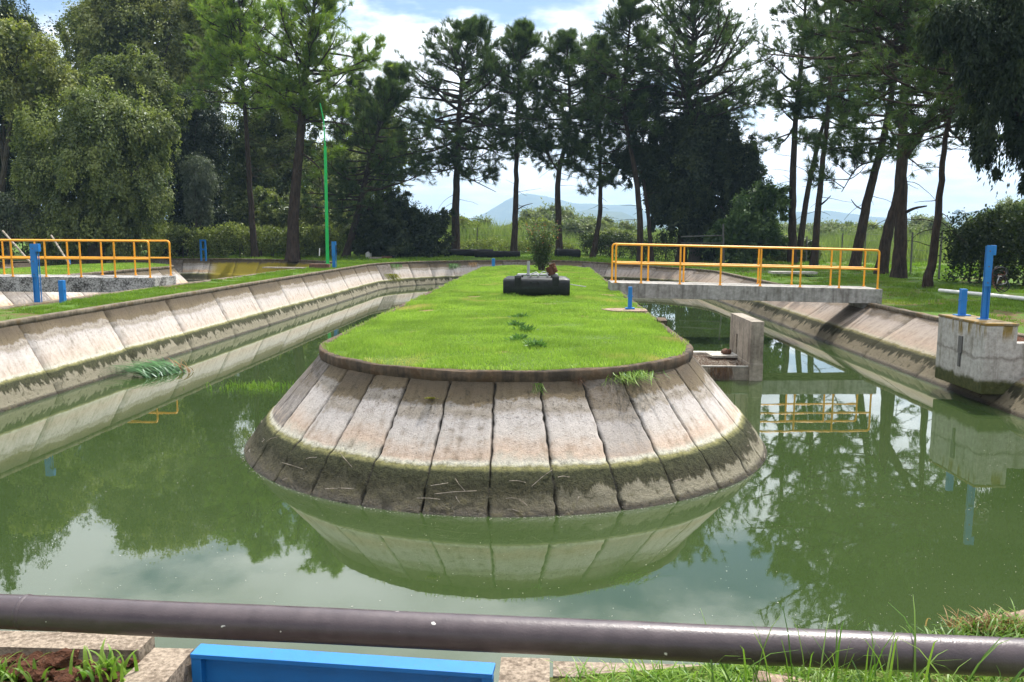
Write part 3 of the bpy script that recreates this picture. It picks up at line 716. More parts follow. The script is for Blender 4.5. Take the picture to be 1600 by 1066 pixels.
# broad-leaved weed patch on the lawn
r_ = np.random.default_rng(60); wl = ['nearest', 'second nearest', 'middle', 'second farthest', 'farthest']
cs = [on_level(815, 500, 1.45), on_level(822, 520, 1.45), on_level(812, 536, 1.45), on_level(835, 545, 1.45), on_level(806, 513, 1.45)]
for ci, c in enumerate(sorted(cs, key=lambda c: c.y)):
    C_, D_ = [], []
    for k in range(150):
        a = r_.uniform(0, 2*math.pi); q = abs(r_.normal(0, .065)); C_.append((c.x+q*math.cos(a), c.y+q*math.sin(a), 1.44+r_.uniform(0, .08))); D_.append((math.cos(a), math.sin(a), .7))
    props(leaves('broadleaf_weed', C_, D_, .10, .035, M['weed'], None, 61+ci, .35), wl[ci]+' of the five broad-leaved weeds in the middle of the island lawn', 'weed', 'broad-leaved weeds on the island lawn')
# grass tuft at the floats
clump('grass_tuft', 'grass tuft growing up against the left end of the black floats', 'grass tuft', (-.95, 21.0, 1.44), 140, .10, .22, .12, .014, M['tall'], 63)
# flag plant fallen into the water at the left wall
fl = on_level(285, 580, 0.02); ff = on_level(180, 575, 0.2)
r_ = np.random.default_rng(65); P0, az, hh, re, ww = [], [], [], [], []
for k in range(190):
    t = r_.uniform(0, 1); b = fl.lerp(on_level(225, 590, 0.02), t*.9); P0.append((b.x+r_.normal(0, .07), b.y+r_.normal(0, .09), .01)); az.append(r_.normal(math.pi*.93, .35)); hh.append(r_.uniform(.12, .50)); re.append(r_.uniform(.6, 1.6)); ww.append(r_.uniform(.02, .034))
fo = empty('flag_plant', (fl.x-.4, fl.y, 0), 'clump of long green flag leaves bent over the water at the left wall', 'water plant')
strips('leaves', P0, az, hh, re, ww, M['flag'], fo, 66, droop=.9)
P0, az, hh, re, ww = [], [], [], [], []
for k in range(15):
    P0.append((fl.x+r_.normal(0, .12), fl.y+r_.normal(0, .1), .01)); az.append(r_.normal(math.pi*.8, .5)); hh.append(r_.uniform(.2, .42)); re.append(r_.uniform(.15, .5)); ww.append(r_.uniform(.03, .05))
strips('pale_stems', P0, az, hh, re, ww, M['dry'], fo, 67, droop=.5)
# floating grass mat left of the island
C0 = on_level(402, 606, 0.0); P = [(C0.x+r_.normal(0, .42), C0.y+r_.normal(0, .22), 0.0) for _ in range(520)]
P = [(x, y, -.004) for x, y, z in P]; mo = blade_mesh('floating_mat', P, np.abs(r_.normal(.07, .07, 520)), .014, .9, M['tall'], None, 71, kind=None)
props(mo, kind='stuff')
# floating specks
n = 1100; V, F = [], []
for k in range(n):
    while True:
        px, py = r_.uniform(0, 1600), 600+400*r_.uniform(0, 1)**0.8
        if r_.random() < (1.0 if px > 1120 and py < 800 else .22): break
    q = on_level(px, py, 0.004); s = r_.uniform(.003, .008)*(1 if r_.random() < .95 else 1.7)*(.6+.4*min(1, q.y/12)); a = r_.uniform(0, 6.28); b = len(V)
    c_, s_ = math.cos(a)*s, math.sin(a)*s
    V += [(q.x-c_, q.y-s_, .004), (q.x+s_*.6, q.y-c_*.6, .004), (q.x+c_, q.y+s_, .004), (q.x-s_*.6, q.y+c_*.6, .004)]; F.append((b, b+1, b+2, b+3))
for k in range(420):                                   # scum collected along the island's waterline
    dg = r_.uniform(-95, 95); p = isl_pt(dg, 0.0, abs(r_.normal(.01, .03))+.012); s = r_.uniform(.003, .010); b = len(V); a = r_.uniform(0, 6.28); c_, s_ = math.cos(a)*s, math.sin(a)*s
    V += [(p[0]-c_, p[1]-s_, .004), (p[0]+s_*.6, p[1]-c_*.6, .004), (p[0]+c_, p[1]+s_, .004), (p[0]-s_*.6, p[1]+c_*.6, .004)]; F.append((b, b+1, b+2, b+3))
props(arr_mesh('floating_specks', V, np.array(F), M['slab']), kind='stuff')
# twigs and debris caught on the algae skirt of the island
mb = MB()
for k in range(36):
    dg = r_.uniform(-80, 80); z = r_.uniform(.06, .36); p0 = Vector(isl_pt(dg, z, .035)); p1 = Vector(isl_pt(dg+r_.normal(0, 2.6), z+r_.normal(0, .05), .04)); mid = (p0+p1)/2+Vector((r_.normal(0, .012), r_.normal(0, .012), .01)); mb.tube([p0, mid, p1], .0035, 4)
props(mb.build('twig_litter', M['bleached']), kind='stuff')

# ------------------------------------------------------------------ footbridges
def bridge(label, x0, x1, y0, y1, zt0, zt1, th, dmat, nearx, farx, xl, xr, abut):
    o = empty('footbridge', ((x0+x1)/2, (y0+y1)/2, 0), label, 'footbridge', 'footbridges with yellow railings')
    zt = lambda x: zt0+(zt1-zt0)*(x-x0)/(x1-x0)
    mb = MB(); mb.hexa([(x0, y0, zt0-th), (x1, y0, zt1-th), (x1, y1, zt1-th), (x0, y1, zt0-th), (x0, y0, zt0), (x1, y0, zt1), (x1, y1, zt1), (x0, y1, zt0)])
    mb.build('deck', M[dmat], o, bevel=.012)
    for a in abut: mb = MB(); mb.box(*a); mb.build('abutment', M['deck'], o, bevel=.012)
    for (yy, xs) in ((y0+.06, nearx), (y1-.06, farx)):
        mb = MB(); a, b = xs[0], xs[-1]; h = 1.11; rc = .09
        pts = [(a, yy, zt(a)+h-rc*1.6)] + [(a+rc-rc*math.cos(t), yy, zt(a)+h-rc+rc*math.sin(t)) for t in np.linspace(.25, math.pi/2, 5)]
        pts += [(b-rc+rc*math.cos(t), yy, zt(b)+h-rc+rc*math.sin(t)) for t in np.linspace(math.pi/2, .25, 5)] + [(b, yy, zt(b)+h-rc*1.6)]
        mb.tube(pts, .030, 10); mb.tube([(a, yy, zt(a)+.565), (b, yy, zt(b)+.565)], .028, 10)
        rail = mb.build('railing', M['yellow'], o, smooth_=True)
        for x in xs:
            e = x in (xs[0], xs[-1]); m2 = MB(); m2.tube([(x, yy, zt(x)-.01), (x, yy, zt(x)+h-(rc*1.5 if e else .005))], .027, 10); m2.tube([(x, yy, zt(x)), (x, yy, zt(x)+.018)], .05, 10)
            m2.build('post', M['yellow'], rail, smooth_=True)
    return o
bridge('yellow-railed concrete footbridge on the right, from the island lawn to the right bank', 1.86, 9.62, 24.15, 25.55, 1.67, 1.53, .42, 'deck',
       [1.98, 2.72, 3.84, 5.0, 6.15, 7.29, 8.4, 9.49], [1.97, 3.07, 4.15, 5.27, 6.4, 7.42, 8.58, 9.58], 0, 0, [(9.14, 9.68, 24.28, 25.4, .7, 1.11), (1.75, 2.05, 24.2, 25.5, .9, 1.24)])
bridge('blotched concrete footbridge with yellow railings over the second pond on the far left', -20.2, -11.98, 24.75, 26.2, 1.71, 1.70, .46, 'blotched',
       [-19.65, -18.59, -17.53, -16.47, -15.41, -14.31, -13.24, -12.15], [-19.75, -18.69, -17.63, -16.56, -15.49, -14.37, -13.28, -12.12], 0, 0, [(-12.4, -11.7, 24.9, 26.0, .9, 1.24)])

# ------------------------------------------------------------------ blue ironwork
def gate_post(label, x, y, z, h, w, head, rot=0.0, low=False):
    """channel-iron gate lifter: flanged column, head box on one side, thin guide rod, short foot"""
    o = empty('gate_post', (x, y, z), label, 'gate post', 'blue sluice gate posts')
    mb = MB(); a = w/2
    mb.box(x-a, x+a, y-.012, y+.012, z-.05, z+h); mb.box(x-a, x-a+.012, y-.035, y+.035, z-.05, z+h-.002); mb.box(x+a-.012, x+a, y-.035, y+.035, z-.05, z+h-.002)
    mb.build('column', M['blue'], o, bevel=.004)
    mb = MB(); mb.box(x-a-.008, x+a+.008, y-.049, y-.037, z+h*.45, z+h+.012); mb.build('front_plate', M['blue'], o, bevel=.003)
    mb = MB(); mb.box(x+a+.002, x+a+head, y-.055, y+.05, z+h-.17, z+h+.014); mb.build('head_box', M['blue'], o, bevel=.008)
    mb = MB(); mb.tube([(x+a+.04, y+.02, z-.04), (x+a+.04, y+.02, z+h-.17)], .012, 8); mb.build('guide_rod', M['blue'], o, smooth_=True)
    mb = MB(); mb.box(x-a-.04, x+a+.04, y-.09, y+.09, z-.03, z+.012); mb.build('foot', M['blue'], o, bevel=.003)
    for zz in (.50, .72, .93):
        mb = MB(); mb.tube([(x, y-.058, z+h*zz), (x, y-.045, z+h*zz)], .014, 6); mb.build('bolt', M['grey_post'], o)
    return o
def bollard(label, x, y, z, h, w, plate=True, group='short blue bollards'):
    o = empty('bollard', (x, y, z), label, 'bollard', group)
    mb = MB(); mb.box(x-w/2, x+w/2, y-w/2, y+w/2, z-.03, z+h); mb.build('tube', M['blue'], o, bevel=.008)
    mb = MB(); mb.box(x-w/2-.02, x+w/2+.02, y-.03, y+.03, z+h*.55, z+h*.55+.02); mb.build('lug', M['blue'], o)
    if plate: mb = MB(); mb.box(x-w*1.15, x+w*1.15, y-w, y+w, z-.012, z+.018); mb.build('base_plate', M['blue'], o, bevel=.003)
    return o
gate_post('tall blue gate post with head box before the left yellow rails', -12.0, 18.9, gz(-12, 18.9), 1.40, .115, .085)
bollard('short blue bollard beside the tall blue post on the left grass strip', -11.62, 19.3, gz(-11.6, 19.3), .53, .12, False)
q = on_level(522, 418, 1.42); gate_post('blue gate post standing right beside the foot of the green pole', q.x, q.y, 1.38, 1.30, .16, .05)
# H-shaped blue frame far left
q = on_level(318, 403, 1.40); q = Vector((q.x*.9, q.y*.9, gz(q.x*.9, q.y*.9)))
fr = empty('gate_stand', q, 'slim blue frame of two uprights and crossbars in front of the left hedge', 'gate stand')
for s in (-1, 1): mb = MB(); mb.box(q.x+s*.15-.05, q.x+s*.15+.05, q.y-.04, q.y+.04, q.z-.05, q.z+1.28); mb.build('upright', M['blue'], fr, bevel=.004)
for hgt in (1.18, .62): mb = MB(); mb.box(q.x-.10, q.x+.10, q.y-.03, q.y+.03, q.z+hgt, q.z+hgt+.10); mb.build('crossbar', M['blue'], fr, bevel=.004)
q = on_level(771, 417, 1.42); bollard('small blue bollard at the far end of the island lawn', q.x, q.y, 1.42, .42, .16, False)
q = on_level(108, 416, 1.42); bollard('tiny blue bollard seen through the left yellow rails, on the second island lawn', q.x, q.y, 1.40, .36, .12, False)
q = on_level(984, 485, 1.42)
mb = MB(); poly = [(q.x-.22+.62*math.cos(t)*(.9+.12*math.sin(3*t)), q.y-.12+.42*math.sin(t)*(1+.1*math.cos(2*t))) for t in np.linspace(0, 2*math.pi, 15)[:-1]]
poly = [(min(x+.18, 2.14), y) for x, y in poly]
mb.prism(poly, 1.33, 1.448); props(mb.build('concrete_pad', M['stone'], bevel=.015), 'worn concrete pad under the blue bollard at the right edge of the lawn', 'concrete pad')
bollard('blue bollard with square base plate on the worn pad, right lawn edge', q.x, q.y, 1.462, .47, .085, True)

# ------------------------------------------------------------------ right-hand gate chamber
ch = empty('gate_chamber', (8.1, 15.8, .25), 'grey concrete gate chamber overhanging the right wall, green with algae below', 'gate chamber')
mb = MB(); mb.hexa([(7.80, 14.95, .22), (8.36, 14.95, .22), (8.36, 16.75, .22), (7.80, 16.75, .22), (7.80, 14.95, 1.455), (8.36, 14.95, 1.455), (8.36, 16.75, 1.455), (7.80, 16.75, 1.455)])
mb.build('chamber_wall', M['chamber'], ch, bevel=.015)
mb = MB(); mb.box(7.79, 8.37, 14.94, 16.76, 1.457, 1.505); mb.build('top_slab', M['chamber_top'], ch, bevel=.012)
mb = MB(); mb.box(8.362, 12.2, 14.98, 15.26, .22, 1.15); mb.build('wing_wall', M['chamber'], ch, bevel=.012)
mb = MB(); mb.box(8.362, 12.2, 15.262, 16.7, .95, 1.10); mb.build('earth_fill', M['soil'], ch)
mb = MB(); mb.box(7.775, 7.80, 15.72, 15.86, .86, 1.18); mb.box(7.77, 7.80, 15.755, 15.825, .60, .86); mb.build('slot_frame', M['grey_post'], ch, bevel=.004)
gp = gate_post('tall blue gate post with cable coil on top of the right concrete chamber', 8.16, 15.75, 1.505, 1.36, .095, .065)
bollard('short blue bollard on the chamber top, left of the tall post there', 8.1, 16.45, 1.505, .52, .11, True)
o = empty('cable_coil', (8.36, 15.78, 2.35), 'tangled coil of black and silver cable hooked on the right blue post', 'cable')
for k in range(9):
    mb = MB(); c = Vector((8.36+r_.uniform(0, .10), 15.72+r_.uniform(-.04, .04), 2.28+r_.uniform(-.14, .16))); ra = r_.uniform(.07, .15); t0 = r_.uniform(0, 6)
    mb.tube([c+Vector((ra*math.cos(t+t0)*.9, .04*math.sin(2*t+k), ra*math.sin(t+t0)*(1.1 if k % 2 else .7))) for t in np.linspace(0, 5.6, 16)], .010, 6)
    mb.build('cable_loop', M['rust'] if k in (3, 7) else M['steel'] if k == 2 else M['plastic'], o, smooth_=True)
# rusty stain rope down the slope joint is a dried root
mb = MB(); a = Vector((9.20, 17.35, 1.05)); b = Vector((8.5, 17.7, .55)); mb.tube([a.lerp(b, t)+Vector((r_.normal(0, .015), r_.normal(0, .02), .05)) for t in np.linspace(0, 1, 9)], .018, 6)
props(mb.build('dried_root', M['dry']), 'dried yellowish root strand lying down the right wall beside the chamber', 'root')

# ------------------------------------------------------------------ sluice: platform and upright slotted wall beside the island
sp = empty('sluice_platform', (3.7, 18.4, 0), 'low concrete platform in the water right of the island, brown litter on top', 'platform')
mb = MB(); mb.box(2.4, 4.275, 17.45, 19.55, -.3, .27); mb.build('slab', M['sluice'], sp, bevel=.015)
for rm in ((2.5, 4.26, 17.44, 17.50, .272, .305), (2.5, 4.26, 19.3, 19.54, .272, .33)): mb = MB(); mb.box(*rm); mb.build('rim', M['slab'], sp, bevel=.01)
sw = empty('sluice_wall', (4.42, 18.4, 0), 'upright slab of weathered concrete with a slot, at the outer end of the low platform', 'sluice wall')
mb = MB(); X0, X1, Y0, Y1, Zt = 4.28, 4.54, 17.4, 19.4, 1.25; sy0, sy1, sz0, sz1 = 18.62, 18.78, .42, .84
mb.box(X0, X1, Y0, sy0, .36, Zt); mb.box(X0, X1, sy1, Y1, .36, Zt); mb.box(X0, X1, sy0, sy1, sz1, Zt); mb.box(X0+.12, X1, sy0, sy1, .36, sz1)
mb.build('wall', M['sluice'], sw)
mb = MB(); mb.box(X0-.012, X1+.012, Y0-.012, Y1+.012, -.3, .358); mb.build('plinth', M['sluice'], sw, bevel=.01)
P = [(r_.uniform(2.75, 4.24), r_.uniform(17.5, 19.2), .275+abs(r_.normal(0, .015))) for _ in range(2600)]
az = r_.uniform(0, 6.28, 2600)
lt = strips('dry_litter', P, az, r_.uniform(-.01, .05, 2600), r_.uniform(.05, .17, 2600), r_.uniform(.006, .012, 2600), M['dead_root'], None, 81, nseg=2, droop=0); props(lt, kind='stuff')
clump('hanging_roots', 'bunch of brown roots hanging off the front of the low platform into the water', 'roots', (3.66, 17.42, .28), 170, .12, -.34, .16, .010, M['dead_root'], 82, droop=.1, az_range=(-2.4, -.7))
mb = MB(); mb.rbox((3.98, 18.75, .352), (.62, .55, .045), .12, .02); props(mb.build('paving_slab', M['slab'], bevel=.008), 'small pale paving slab lying on the platform by the slotted wall', 'slab')
mb = MB(); mb.rock((4.06, 18.74, .43), (.11, .09, .07), 4.4); props(mb.build('stone', M['brick'], smooth_=True), 'rough brown stone on the pale slab beside the slotted wall', 'stone')
# broken piece of curb on the island's right side
mb = MB(); mb.rbox((2.15, 15.55, 1.42), (.16, .42, .12), -.05, .05); props(mb.build('broken_curb_piece', M['curb'], bevel=.02), 'broken curb piece lying loose at the right edge of the island lawn', 'curb piece')

# ------------------------------------------------------------------ black floats with a pump on the lawn
def float_mesh(x0, x1, y, z, r, hz):
    mb = MB(); rings = []; n = 24; xs = [x0, x0+.02, x0+.07, x1-.13, x1-.03, x1]; k = [.80, .90, .97, 1.0, .93, .86]
    for xx, kk in zip(xs, k):
        ring = []
        for i in range(n):
            t = 2*math.pi*i/n; c, s_ = math.cos(t), math.sin(t); e = .55
            yy = r*kk*math.copysign(abs(c)**e, c); zz = hz*kk*math.copysign(abs(s_)**e, s_)
            ring.append(mb.bm.verts.new((xx, y+yy, z+hz+zz)))
        rings.append(ring)
    for a, b in zip(rings, rings[1:]):
        for i in range(n): mb.bm.faces.new((a[i], a[(i+1) % n], b[(i+1) % n], b[i]))
    mb.bm.faces.new(rings[0]); mb.bm.faces.new(rings[-1][::-1]); return mb
pu = empty('pump_raft', (-.3, 21.7, 1.44), 'pump raft of two black plastic floats with rusty motor on the lawn', 'pump raft')
fx0, fx1 = -1.14, .57
for (yy, a, b, sgn) in ((21.35, fx0, fx1, 1), (22.15, fx0+.02, fx1-.04, 1)):
    f = float_mesh(a, b, yy, 1.43, .27, .262).build('float', M['plastic'], pu, smooth_=True)
    for xx in (a+.38, b-.36):
        mb = MB(); mb.box(xx-.085, xx+.085, yy-.22, yy+.22, 1.94, 1.995); mb.box(xx-.08, xx+.08, yy-.285, yy-.262, 1.74, 1.96); mb.build('bracket', M['plastic'], f, bevel=.008)
    for xx in (a+.72, a+.90, a+1.12):
        mb = MB(); mb.tube([(xx, yy-.285, 1.83), (xx, yy-.26, 1.83)], .035, 10); mb.build('plug', M['plastic'], f, smooth_=True)
mb = MB(); mb.tube([(fx0+.35, 21.6, 2.005), (fx1-.3, 21.6, 2.005)], .022, 8); mb.tube([(fx0+.35, 21.95, 2.005), (fx1-.3, 21.95, 2.005)], .022, 8)
for xx in (-.45, -.25, .0): mb.tube([(xx, 21.3, 2.0), (xx, 22.25, 2.0)], .018, 8)
mb.build('frame', M['steel'], pu, smooth_=True)
mb = MB(); mb.tube([(-.50, 21.5, 1.97), (-.50, 21.5, 2.36)], .038, 12); mb.tube([(-.50, 21.5, 2.0), (-.50, 21.5, 2.04)], .065, 12); mb.build('riser_pipe', M['steel'], pu, smooth_=True)
mb = MB(); mb.tube([(-.42, 21.5, 2.04), (-.3, 21.5, 2.08), (-.22, 21.48, 2.03), (-.1, 21.5, 2.10), (.02, 21.5, 2.04)], .014, 6); mb.build('fitting', M['steel'], pu, smooth_=True)
mb = MB(); Mx = Matrix.Translation((.10, 21.6, 2.14)) @ Matrix.Rotation(R(-22), 4, 'Y'); pts = [Mx @ Vector(p) for p in ((-.04, 0, -.13), (-.04, 0, .10))]
mb.tube(pts, .10, 14); pts = [Mx @ Vector(p) for p in ((.06, 0, -.10), (.06, 0, .14))]; mb.tube(pts, .085, 12); mb.build('motor', M['rust'], pu, smooth_=True)
mb = MB(); mb.tube([(.4, 21.4, 1.80), (.98, 21.1, 1.735)], .010, 6); mb.build('rod', M['steel'], pu, smooth_=True)

# ------------------------------------------------------------------ green pole, hose, pipes and bits on the far bank
q = on_level(512, 419, 1.42); gp = empty('flag_pole', (q.x, q.y, 1.40), 'tall slim green pole with a thin bent tip on a stone block, left bank', 'pole')
mb = MB(); mb.tube([(q.x, q.y, 1.5), (q.x+.02, q.y, 7.2)], [.085, .070], 12); mb.tube([(q.x, q.y, 1.60), (q.x, q.y, 1.64)], .13, 12); mb.build('shaft', M['green'], gp, smooth_=True)
mb = MB(); mb.tube([(q.x+.02, q.y, 7.2), (q.x-.02, q.y, 8.4), (q.x-.17, q.y, 9.2)], [.035, .03, .02], 8); mb.build('tip', M['green'], gp, smooth_=True)
mb = MB(); mb.rbox((q.x-.35, q.y-.1, 1.50), (.95, .5, .26), .08); mb.build('base_block', M['brick'], gp, bevel=.03)
mb = MB(); mb.rbox((q.x-1.9, q.y-.7, 1.455), (2.0, .5, .05), -.1); props(mb.build('plank', M['bleached'], bevel=.01), 'weathered plank lying in the grass left of the green pole', 'plank')
mb = MB(); mb.tube([on_depth(499, 400, 44), on_depth(499.5, 388, 44)], .03, 8); props(mb.build('marker_stake', M['white'], smooth_=True), 'pale thin stake in the grass left of the green pole', 'stake')
hp = [(634, 410.5, 51.6, 1.47), (639, 410.5, 51.2, 1.50), (641.5, 417, 50.9, 1.27), (642, 428, 50.6, .85), (641.5, 437, 50.3, .52), (639, 441, 50.1, .36), (634, 444, 49.6, .20), (631, 447, 49.2, .06), (631.5, 450, 49.0, -.08)]
mb = MB(); mb.tube([on_depth(px, py, Y) for px, py, Y, _ in hp], .085, 8); props(mb.build('hose', M['hose'], smooth_=True), 'green hose hanging down the far wall into the water', 'hose')
def bank_z(px, Y): x = on_depth(px, 400, Y).x; return x, Y, gz(x, Y)
for (p0, p1, Y, r0, lb) in [(702, 770, 60, .26, 'black plastic pipe length lying under the second far pine'), (742, 812, 58.8, .25, 'black plastic pipe length overlapping the others at the far bank'), (868, 906, 59, .34, 'black plastic pipe stub near the rose bush, far bank'), (676, 706, 61, .22, 'short black pipe at the left end of the pipe row')]:
    x0, _, z0 = bank_z(p0, Y); x1, _, z1 = bank_z(p1, Y); mb = MB(); m_ = [(x0, Y, z0+r0*.9)] + [(x0+(x1-x0)*t, Y+.5*t, z0+(z1-z0)*t+r0*.9) for t in (.02, .5, .98)] + [(x1, Y+.5, z1+r0*.9)]
    mb.tube(m_, [r0*.9, r0, r0, r0, r0*.9], 14); props(mb.build('drain_pipe', M['rubber'], smooth_=True), lb, 'drain pipe', 'black pipes on the far bank')
x, y, z = bank_z(576, 57); o = empty('water_jug', (x, y, z), 'whitish plastic jug standing on the far grass before the dark bush', 'jug')
mb = MB(); mb.tube([(x, y, z), (x, y, z+.04), (x, y, z+.34), (x, y, z+.43), (x, y, z+.45)], [.20, .22, .22, .13, .08], 14); mb.build('body', M['white'], o, smooth_=True)
mb = MB(); mb.tube([(x, y, z+.45), (x, y, z+.50)], .07, 10); mb.build('cap', M['slab'], o, smooth_=True)
x, y, z = bank_z(589, 56); mb = MB(); mb.rbox((x, y, z+.06), (1.0, .4, .14), .1); props(mb.build('timber_block', M['bleached'], bevel=.02), 'low timber block in the grass right of the whitish jug', 'block')
x, y, z = bank_z(606, 55.5); mb = MB(); mb.rbox((x, y, z+.10), (.75, .35, .22), -.3); props(mb.build('brick_heap', M['brick'], bevel=.03), 'reddish brick heap beside a wheel, far bank under the dark bush', 'bricks')
mb = MB(); mb.tube([(x+.32, y-.22, z+.14), (x+.36, y-.10, z+.14)], .15, 16); props(mb.build('small_wheel', M['plastic'], smooth_=True), 'small black wheel leaning by the reddish brick heap', 'wheel')
mb = MB(); a = on_level(1468, 454, 1.24); b = on_level(1640, 471, 1.22); mb.tube([a, a.lerp(b, .5)+Vector((0, 0, .01)), b], .062, 12); props(mb.build('white_pipe', M['white'], smooth_=True), 'long white pipe lying on the right grass below the vine hedge', 'pipe')
q = on_level(1238, 428, 1.24); mb = MB(); mb.rbox((q.x, q.y, 1.30), (2.1, 1.0, .10), -.06); props(mb.build('flat_slab', M['slab'], bevel=.02), 'flat pale slab lying on the right bank, seen through the yellow rails', 'slab')
for (p0, p1, Y, lb) in [((4, 361), (46, 400), 36, 'pale leaning timber prop behind the left yellow rails, nearest the frame edge'), ((80, 368), (106, 402), 38, 'pale leaning timber prop behind the yellow rails, right of the other prop')]:
    mb = MB(); mb.tube([on_depth(*p0, Y), on_depth(p1[0]+3, p1[1]+12, Y-1.0)], .045, 8); props(mb.build('timber_prop', M['bleached'], smooth_=True), lb, 'prop')

# ------------------------------------------------------------------ foreground: pipe rail, blue gate, coping, soil
mb = MB(); a, b = Vector((-6.5, 2.375+.286, 1.819)), Vector((5.5, 2.375-.242, 1.819))
pp = [a.lerp(b, t)+Vector((0, .0025*pn(t*30, 1), .0035*pn(t*24, 4))) for t in np.linspace(0, 1, 240)]
mb.tube(pp, [.0542+.0006*pn(t*70, 7) for t in np.linspace(0, 1, 240)], 32); prl = props(mb.build('pipe_rail', M['pipe'], smooth_=True), 'dark brown painted pipe rail running across the whole foreground', 'pipe rail')
for t0 in (.403, .79):
    mb = MB(); cs = [a.lerp(b, t0+d) for d in (-.0007, -.0003, .0003, .0007)]; mb.tube(cs, [.0541, .0562, .0562, .0541], 32); mb.build('weld_seam', M['pipe'], prl, smooth_=True)
th = math.atan2(-.09, 1.17); gx, gy = -.775, 2.965
def grot(x, y): return (gx+(x-gx)*math.cos(th)-(y-gy)*math.sin(th), gy+(x-gx)*math.sin(th)+(y-gy)*math.cos(th))
def gbox(mb, x0, x1, y0, y1, z0, z1):
    c = [grot(x0, y0), grot(x1, y0), grot(x1, y1), grot(x0, y1)]; mb.hexa([(*p, z0) for p in c]+[(*p, z1) for p in c])
gt = empty('sluice_gate', (gx, gy, 1.4), 'bright blue steel sluice gate with light top flange between the foreground walls', 'sluice gate')
mb = MB(); gbox(mb, gx-.585, gx+.585, gy-.012, gy+.012, .0, 1.395); mb.build('plate', M['gate_blue'], gt)
mb = MB(); gbox(mb, gx-.59, gx+.59, gy-.055, gy+.03, 1.397, 1.415); mb.build('top_flange', M['gate_blue'], gt, bevel=.002)
for s in (-1, 1): mb = MB(); gbox(mb, gx+s*.57-.02, gx+s*.57+.02, gy-.05, gy-.013, .0, 1.395); mb.build('side_rib', M['gate_blue'], gt, bevel=.002)
for (x0, x1, lb) in ((-1.545, -1.375, 'worn concrete channel wall on the left of the blue gate'), (-.165, .02, 'chipped concrete channel wall on the right of the blue gate')):
    mb = MB(); nn = 22; ys = np.linspace(-3.0, 3.02, nn)
    for i in range(nn-1):
        j0, j1 = .012*pn(ys[i]*5, x0, 3), .012*pn(ys[i+1]*5, x0, 3); k0, k1 = .015*pn(ys[i]*4, x0, 7), .015*pn(ys[i+1]*4, x0, 7)
        mb.hexa([(x0, ys[i], -.4), (x1, ys[i], -.4), (x1, ys[i+1], -.4), (x0, ys[i+1], -.4), (x0+j0, ys[i], 1.40+k0), (x1-j0, ys[i], 1.40+k0), (x1-j1, ys[i+1], 1.40+k1), (x0+j1, ys[i+1], 1.40+k1)])
    bmesh.ops.remove_doubles(mb.bm, verts=mb.bm.verts, dist=.0005); bad = [f for f in mb.bm.faces if abs(f.normal.y) > .9 and -2.99 < f.calc_center_median().y < 3.0]; bmesh.ops.delete(mb.bm, geom=bad, context='FACES_ONLY')
    props(mb.build('channel_wall', M['coping']), lb, 'channel wall')
mb = MB(); mb.box(CHX0-.02, CHX1+.04, -3, 2.98, -.5, .02); props(mb.build('channel_floor', M['sluice']), kind='structure')
mb = MB()
for x0, x1 in ((-3.4, -2.42), (-2.41, -1.57)): mb.box(x0, x1, 2.955, 3.085, 1.18, 1.425)
props(mb.build('coping', M['coping'], bevel=.018), 'rough pale coping stones along the pond edge behind the pipe, left foreground', 'coping')
mb = MB(); mb.box(-9.95, -1.56, 2.93, 3.06, -.6, 1.178); mb.box(.03, 1.1, 2.86, 2.99, -.6, 1.33)
props(mb.build('near_wall', M['sluice']), 'upright concrete wall under the near pond edge', 'wall')
mb = MB(); mb.box(.035, .62, 2.90, 3.01, 1.332, 1.395); props(mb.build('coping', M['coping'], bevel=.018), 'rough coping stone behind the pipe, right of the blue gate', 'coping')
mb = MB(); mb.rock((.80, 2.76, 1.43), (.085, .07, .075), 2.2); mb.rock((.88, 2.80, 1.42), (.09, .07, .05), 6.2); props(mb.build('boulder', M['stone'], smooth_=True), 'pinkish stone in the grass at the bottom edge, right of centre', 'stone')
mb = MB(); mb.rock((2.08, 3.32, 1.455), (.20, .08, .045), 8.1); props(mb.build('boulder', M['stone'], smooth_=True), 'flat earthy stone on the grassy mound behind the pipe, lower right', 'stone')
# soil clods
V = []; mb = MB()
for k in range(420):
    x, y = r_.uniform(-2.6, -1.56), r_.uniform(2.35, 2.92); s = abs(r_.normal(.012, .012))+.004
    mb.rock((x, y, gz(x, y)+s*.4), (s*1.2, s, s*.8), k*.37, 2, .6)
props(mb.build('soil_clods', M['soil'], smooth_=True), kind='stuff')
def fg(name, label, cat, P, hmin, hmax, re, w, mat, seed, droop=.55):
    r = np.random.default_rng(seed); n = len(P)
    return props(strips(name, P, r.uniform(0, 6.28, n), r.uniform(hmin, hmax, n), r.uniform(.1, 1, n)*re, r.uniform(.6, 1.15, n)*w, M[mat], None, seed, nseg=6, droop=droop), label, cat)
def cl(cx, cy, sx, sy, n, sd):
    r = np.random.default_rng(sd); X = r.normal(cx, sx, n); Y = r.normal(cy, sy, n); return [(x, y, gz(x, y)-.01) for x, y in zip(X, Y)]
fg('grass_clump', 'tall green grass blades in front of the pipe, right of centre', 'grass clump', [(x, min(y, 2.24), z) for x, y, z in cl(.72, 2.17, .17, .05, 120, 91)], .44, .88, .30, .008, 'tall', 91)
fg('grass_clump', 'sparse tall grass blades in front of the pipe at the right', 'grass clump', [(x, min(y, 2.24), z) for x, y, z in cl(1.2, 2.17, .16, .05, 24, 92)], .42, .75, .30, .009, 'tall', 92)
fg('grass_clump', None, None, [(x, y, gz(x, y)-.01) for x, y in zip(r_.uniform(.06, 2.4, 5600), r_.uniform(2.5, 3.34, 5600)) if not in_pond(x, y)], .03, .13, .12, .008, 'tall', 93)['kind'] = 'stuff'
